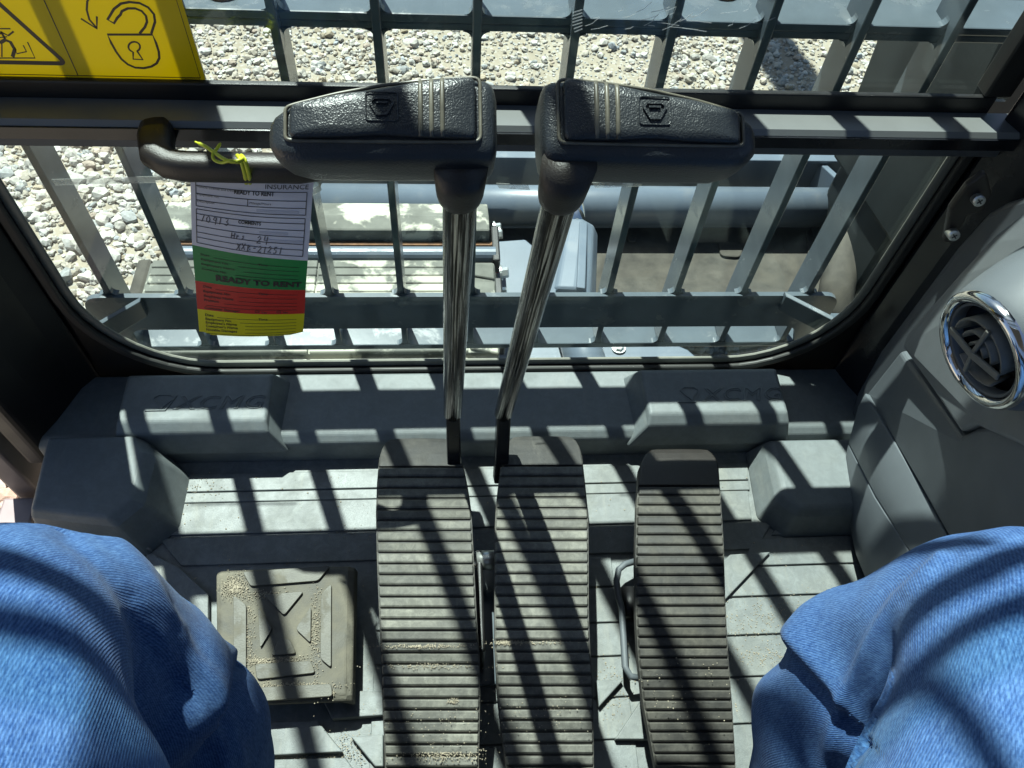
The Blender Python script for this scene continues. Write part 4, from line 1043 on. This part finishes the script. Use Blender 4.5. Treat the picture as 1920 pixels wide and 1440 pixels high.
legR = [(.09, -.36, .50, .105), (.195, -.19, .52, .104), (.305, -.01, .52, .098), (.365, .075, .51, .092), (.398, .128, .468, .088), (.394, .144, .40, .086), (.374, .138, .31, .085), (.360, .10, .21, .081), (.372, .02, .11, .078), (.385, -.03, .05, .076)]
mb = MB(); skel = []
for path in (legL, legR):
    rings, out = leg_loft(path); mb.loft(rings); skel.append(out)
hip = []
for k in range(9):
    x = lerp(-.19, .19, k/8); r = .11*math.sqrt(max(.15, 1-(x/.22)**2))+.02
    hip.append([Vector((x, -.36+r*1.0*math.cos(a), .53+r*1.05*math.sin(a))) for a in (2*math.pi*q/24 for q in range(24))])
mb.loft(hip)
me = recalc(mb.mesh('jeans'))
tmp = bpy.data.objects.new('tmp', me); col.objects.link(tmp)
rm = tmp.modifiers.new('r', 'REMESH'); rm.mode = 'VOXEL'; rm.voxel_size = .0032
sm = tmp.modifiers.new('s', 'SMOOTH'); sm.iterations = 4; sm.factor = .6
bpy.context.view_layer.update()
jm = bpy.data.meshes.new_from_object(tmp.evaluated_get(bpy.context.evaluated_depsgraph_get())); bpy.data.objects.remove(tmp)
def drape(jm):
    nv = len(jm.vertices); co = np.empty(nv*3); jm.vertices.foreach_get('co', co); co = co.reshape(-1, 3)
    no = np.array([v.normal[:] for v in jm.vertices])
    uv = np.zeros((nv, 3)); dsp = np.zeros(nv)
    for side, out in ((-1, skel[0]), (1, skel[1])):
        P = np.array([p[0][:] for p in out]); seg = np.r_[0, np.cumsum(np.linalg.norm(np.diff(P, axis=0), axis=1))]
        idx = np.where((co[:, 0]*side >= 0))[0]
        d = ((co[idx, None, :]-P[None])**2).sum(2); k = d.argmin(1)
        AX = np.gradient(P, axis=0); AX /= np.linalg.norm(AX, axis=1)[:, None]
        W = np.exp(-(d-d.min(1)[:, None])/(2*.055**2)); W /= W.sum(1)[:, None]
        proj = ((co[idx, None, :]-P[None])*AX[None]).sum(2)
        s = (W*(seg[None]+np.clip(proj, -.06, .06))).sum(1)
        ax = W@AX; ax /= np.linalg.norm(ax, axis=1)[:, None]; rel = co[idx]-W@P
        ref = np.array([1., 0, 0])[None]-ax*ax[:, :1]; ref /= np.linalg.norm(ref, axis=1)[:, None]; bn = np.cross(ax, ref)
        th = np.arctan2((rel*bn).sum(1), (rel*ref).sum(1))
        uv[idx, 0] = th*.09; uv[idx, 1] = s; uv[idx, 2] = side
        knee = seg[4*8]
        # cloth folds: ripples behind/below the knee and long drag folds on the thigh
        w = np.exp(-((s-knee-.17)/.10)**2)
        dsp[idx] += .0035*w*np.sin((s-knee)*62+1.6*np.sin(th+side)+.8*np.cos(2*th))
        w2 = np.exp(-((s-knee+.16)/.14)**2)
        dsp[idx] += 0.002*w2*np.sin(th*5+s*14*side)
        crease = 0*np.exp(-(((s-knee-.20)-.05*np.cos(th*1.0+side*.8))/.009)**2)
        dsp[idx] -= .007*crease
        seamw = 0*np.exp(-((np.angle(np.exp(1j*(th-(0.15 if side < 0 else math.pi-.15)))))/.035)**2)
        dsp[idx] += .0022*seamw
    # folds and seams drawn on the cloth as curves on the surface facing up and forward
    qx, qy = PROJ(co); vis = ((CP-co)*no).sum(1) > 0
    def fold(poly, A, wp, wn, one=True, ends=40):
        poly = np.array(poly, float); P2 = np.stack([qx, qy], 1); best = np.full(nv, 1e9); sg = np.zeros(nv)
        for a, b in zip(poly[:-1], poly[1:]):
            d = b-a; L2 = d@d; t = np.clip(((P2-a)@d)/L2, 0, 1); c = a+t[:, None]*d
            dist = np.linalg.norm(P2-c, axis=1); cr = d[0]*(P2[:, 1]-a[1])-d[1]*(P2[:, 0]-a[0])
            m = dist < best; best[m] = dist[m]; sg[m] = np.sign(cr[m])
        sd = best*sg
        sg_ = 1/(1+np.exp(-sd/4.)); f = (sg_*np.exp(-(sd/wp)**2)-(1-sg_)*.5*np.exp(-(sd/wn)**2)) if one else np.exp(-(sd/wp)**2)
        dsp[vis] += (A*f)[vis]
    fold([(475, 1195), (448, 1225), (428, 1268), (405, 1305), (390, 1345)], .009, 60, 30)
    fold([(140, 1000), (250, 1120), (330, 1260)], -.004, 45, 30)
    fold([(180, 990), (260, 1080), (330, 1180), (385, 1300), (420, 1440)], .006, 15, 15, False)
    fold([(235, 1010), (330, 1130), (400, 1260), (450, 1440)], .003, 16, 16, False)
    fold([(0, 1090), (90, 1160), (140, 1300), (150, 1440)], .005, 60, 40, False)
    fold([(1455, 1180), (1500, 1228), (1545, 1285), (1585, 1335)], -.009, 60, 30)
    fold([(1760, 1045), (1690, 1120), (1620, 1240), (1570, 1330), (1545, 1440)], .006, 16, 16, False)
    fold([(1850, 1080), (1740, 1200), (1640, 1340), (1600, 1440)], -.004, 40, 30, False)
    fold([(1560, 1135), (1480, 1185), (1440, 1300)], .006, 55, 40, False)
    for i in range(nv):
        c = Vector(co[i]); dsp[i] += .006*noise.noise(c*8)+.0030*noise.noise(c*22)
    co += no*dsp[:, None]; jm.vertices.foreach_set('co', co.ravel())
    at = jm.attributes.new('cloth', 'FLOAT_VECTOR', 'POINT'); at.data.foreach_set('vector', uv.astype(np.float32).ravel())
    jm.update()
drape(jm); jm.materials.clear()
per = thing('person', 'person in blue denim jeans seated with knees apart', 'person', (0, -.1, 0))
part('jeans', jm, 'denim', per, smooth=True)
for side, x, y in ((-1, -.275, -.01), (1, .385, -.05)):
    rings = []
    for dy, hw, zt_, z0 in ((-.10, .032, .06, .004), (-.07, .04, .10, .001), (-.02, .042, .12, .001), (.03, .043, .095, .001), (.08, .047, .07, .001), (.12, .046, .058, .001), (.15, .036, .048, .002), (.165, .02, .038, .006)):
        rings.append([Vector((x+hw*math.cos(a)*(1 if abs(math.cos(a)) < .9 else 1), y+dy, (zt_+z0)/2+(zt_-z0)/2*math.copysign(abs(math.sin(a))**.7, math.sin(a)))) for a in (2*math.pi*k/20 for k in range(20))])
    part('boot', recalc(MB().loft(rings).mesh('boot')), 'boot', per, smooth=True)
seat = thing('operator_seat', 'black vinyl operator seat under the person in jeans', 'seat', (0, -.35, 0))
part('cushion', MB().box((-.26, -.58, .28), (.26, -.10, .435)), 'seat', seat, bevel=.05, seg=4)
part('backrest', MB().box((-.25, -.74, .40), (.25, -.60, 1.0)), 'seat', seat, bevel=.05, seg=4)
part('pedestal', MB().box((-.2, -.55, -.003), (.2, -.18, .29)), 'trim_dark', seat, bevel=.02)

# ================================================================== LOOSE DIRT
def crumbs():
    base = []
    for k in range(6):
        bm = bmesh.new(); bmesh.ops.create_icosphere(bm, subdivisions=1, radius=1)
        for v in bm.verts: v.co *= 1+noise.noise(v.co*1.7+Vector((k*5, 0, 0)))*.5
        base.append(([v.co.copy() for v in bm.verts], [tuple(q.index for q in f.verts) for f in bm.faces])); bm.free()
    mb = MB()
    def put(p, r):
        vs, fs = random.choice(base); a = random.uniform(0, 6.28); ca, sa = math.cos(a), math.sin(a)
        mb.add([Vector((p.x+(v.x*ca-v.y*sa)*r, p.y+(v.x*sa+v.y*ca)*r, p.z+v.z*r*.7)) for v in vs], fs)
    def patch(px, py, sx, sy, n, z, r0=.0003, r1=.0009):
        for _ in range(int(n*1.8)):
            put(PZ(random.gauss(px, sx), random.gauss(py, sy), z)+Vector((0, 0, .0003)), random.uniform(r0, r1))
    for _ in range(700):
        x = random.uniform(300, 1600); y = random.uniform(880, 1440)
        put(PZ(x, y, .0038), random.choice((.0004, .0005, .0007, .0011)))
    for (x, y, sx, sy, n) in ((540, 1425, 60, 12, 260), (660, 1400, 40, 16, 160), (1450, 1160, 60, 25, 260), (1420, 1230, 40, 10, 120), (1150, 1290, 30, 30, 120), (700, 1000, 60, 5, 60), (380, 912, 30, 10, 40)):
        patch(x, y, sx, sy, n, .0038)
    for (x, y, sx, sy, n) in ((440, 1100, 12, 10, 420), (505, 1115, 20, 4, 160), (490, 1240, 25, 4, 220), (560, 1285, 40, 3, 200), (465, 1180, 8, 50, 160), (592, 1180, 6, 50, 160), (545, 1240, 25, 5, 120), (620, 1300, 5, 4, 40)):
        patch(x, y, sx, sy, n, FZ+.001, .0003, .0008)
    for (x, y, sx, sy, n, f) in ((790, 1212, 45, 2, 160, zf1), (955, 1205, 18, 2, 120, zf1), (830, 1415, 40, 8, 240, zf1), (800, 1250, 60, 3, 90, zf1), (990, 1205, 40, 2, 60, zf1), (1010, 1320, 60, 40, 90, zf1), (800, 1340, 60, 40, 90, zf1), (850, 1315, 5, 3, 40, zf1), (1280, 1250, 40, 60, 50, zf3)):
        patch(x, y, sx, sy, n, f(y)+.0005, .0003, .0008)
    o = link('loose_dirt', mb, 'dirt'); o['kind'] = 'stuff'; o['label'] = 'sandy grit scattered over the floor mat and pedals'; o['category'] = 'dirt'
crumbs()
print('objects', len(bpy.data.objects))
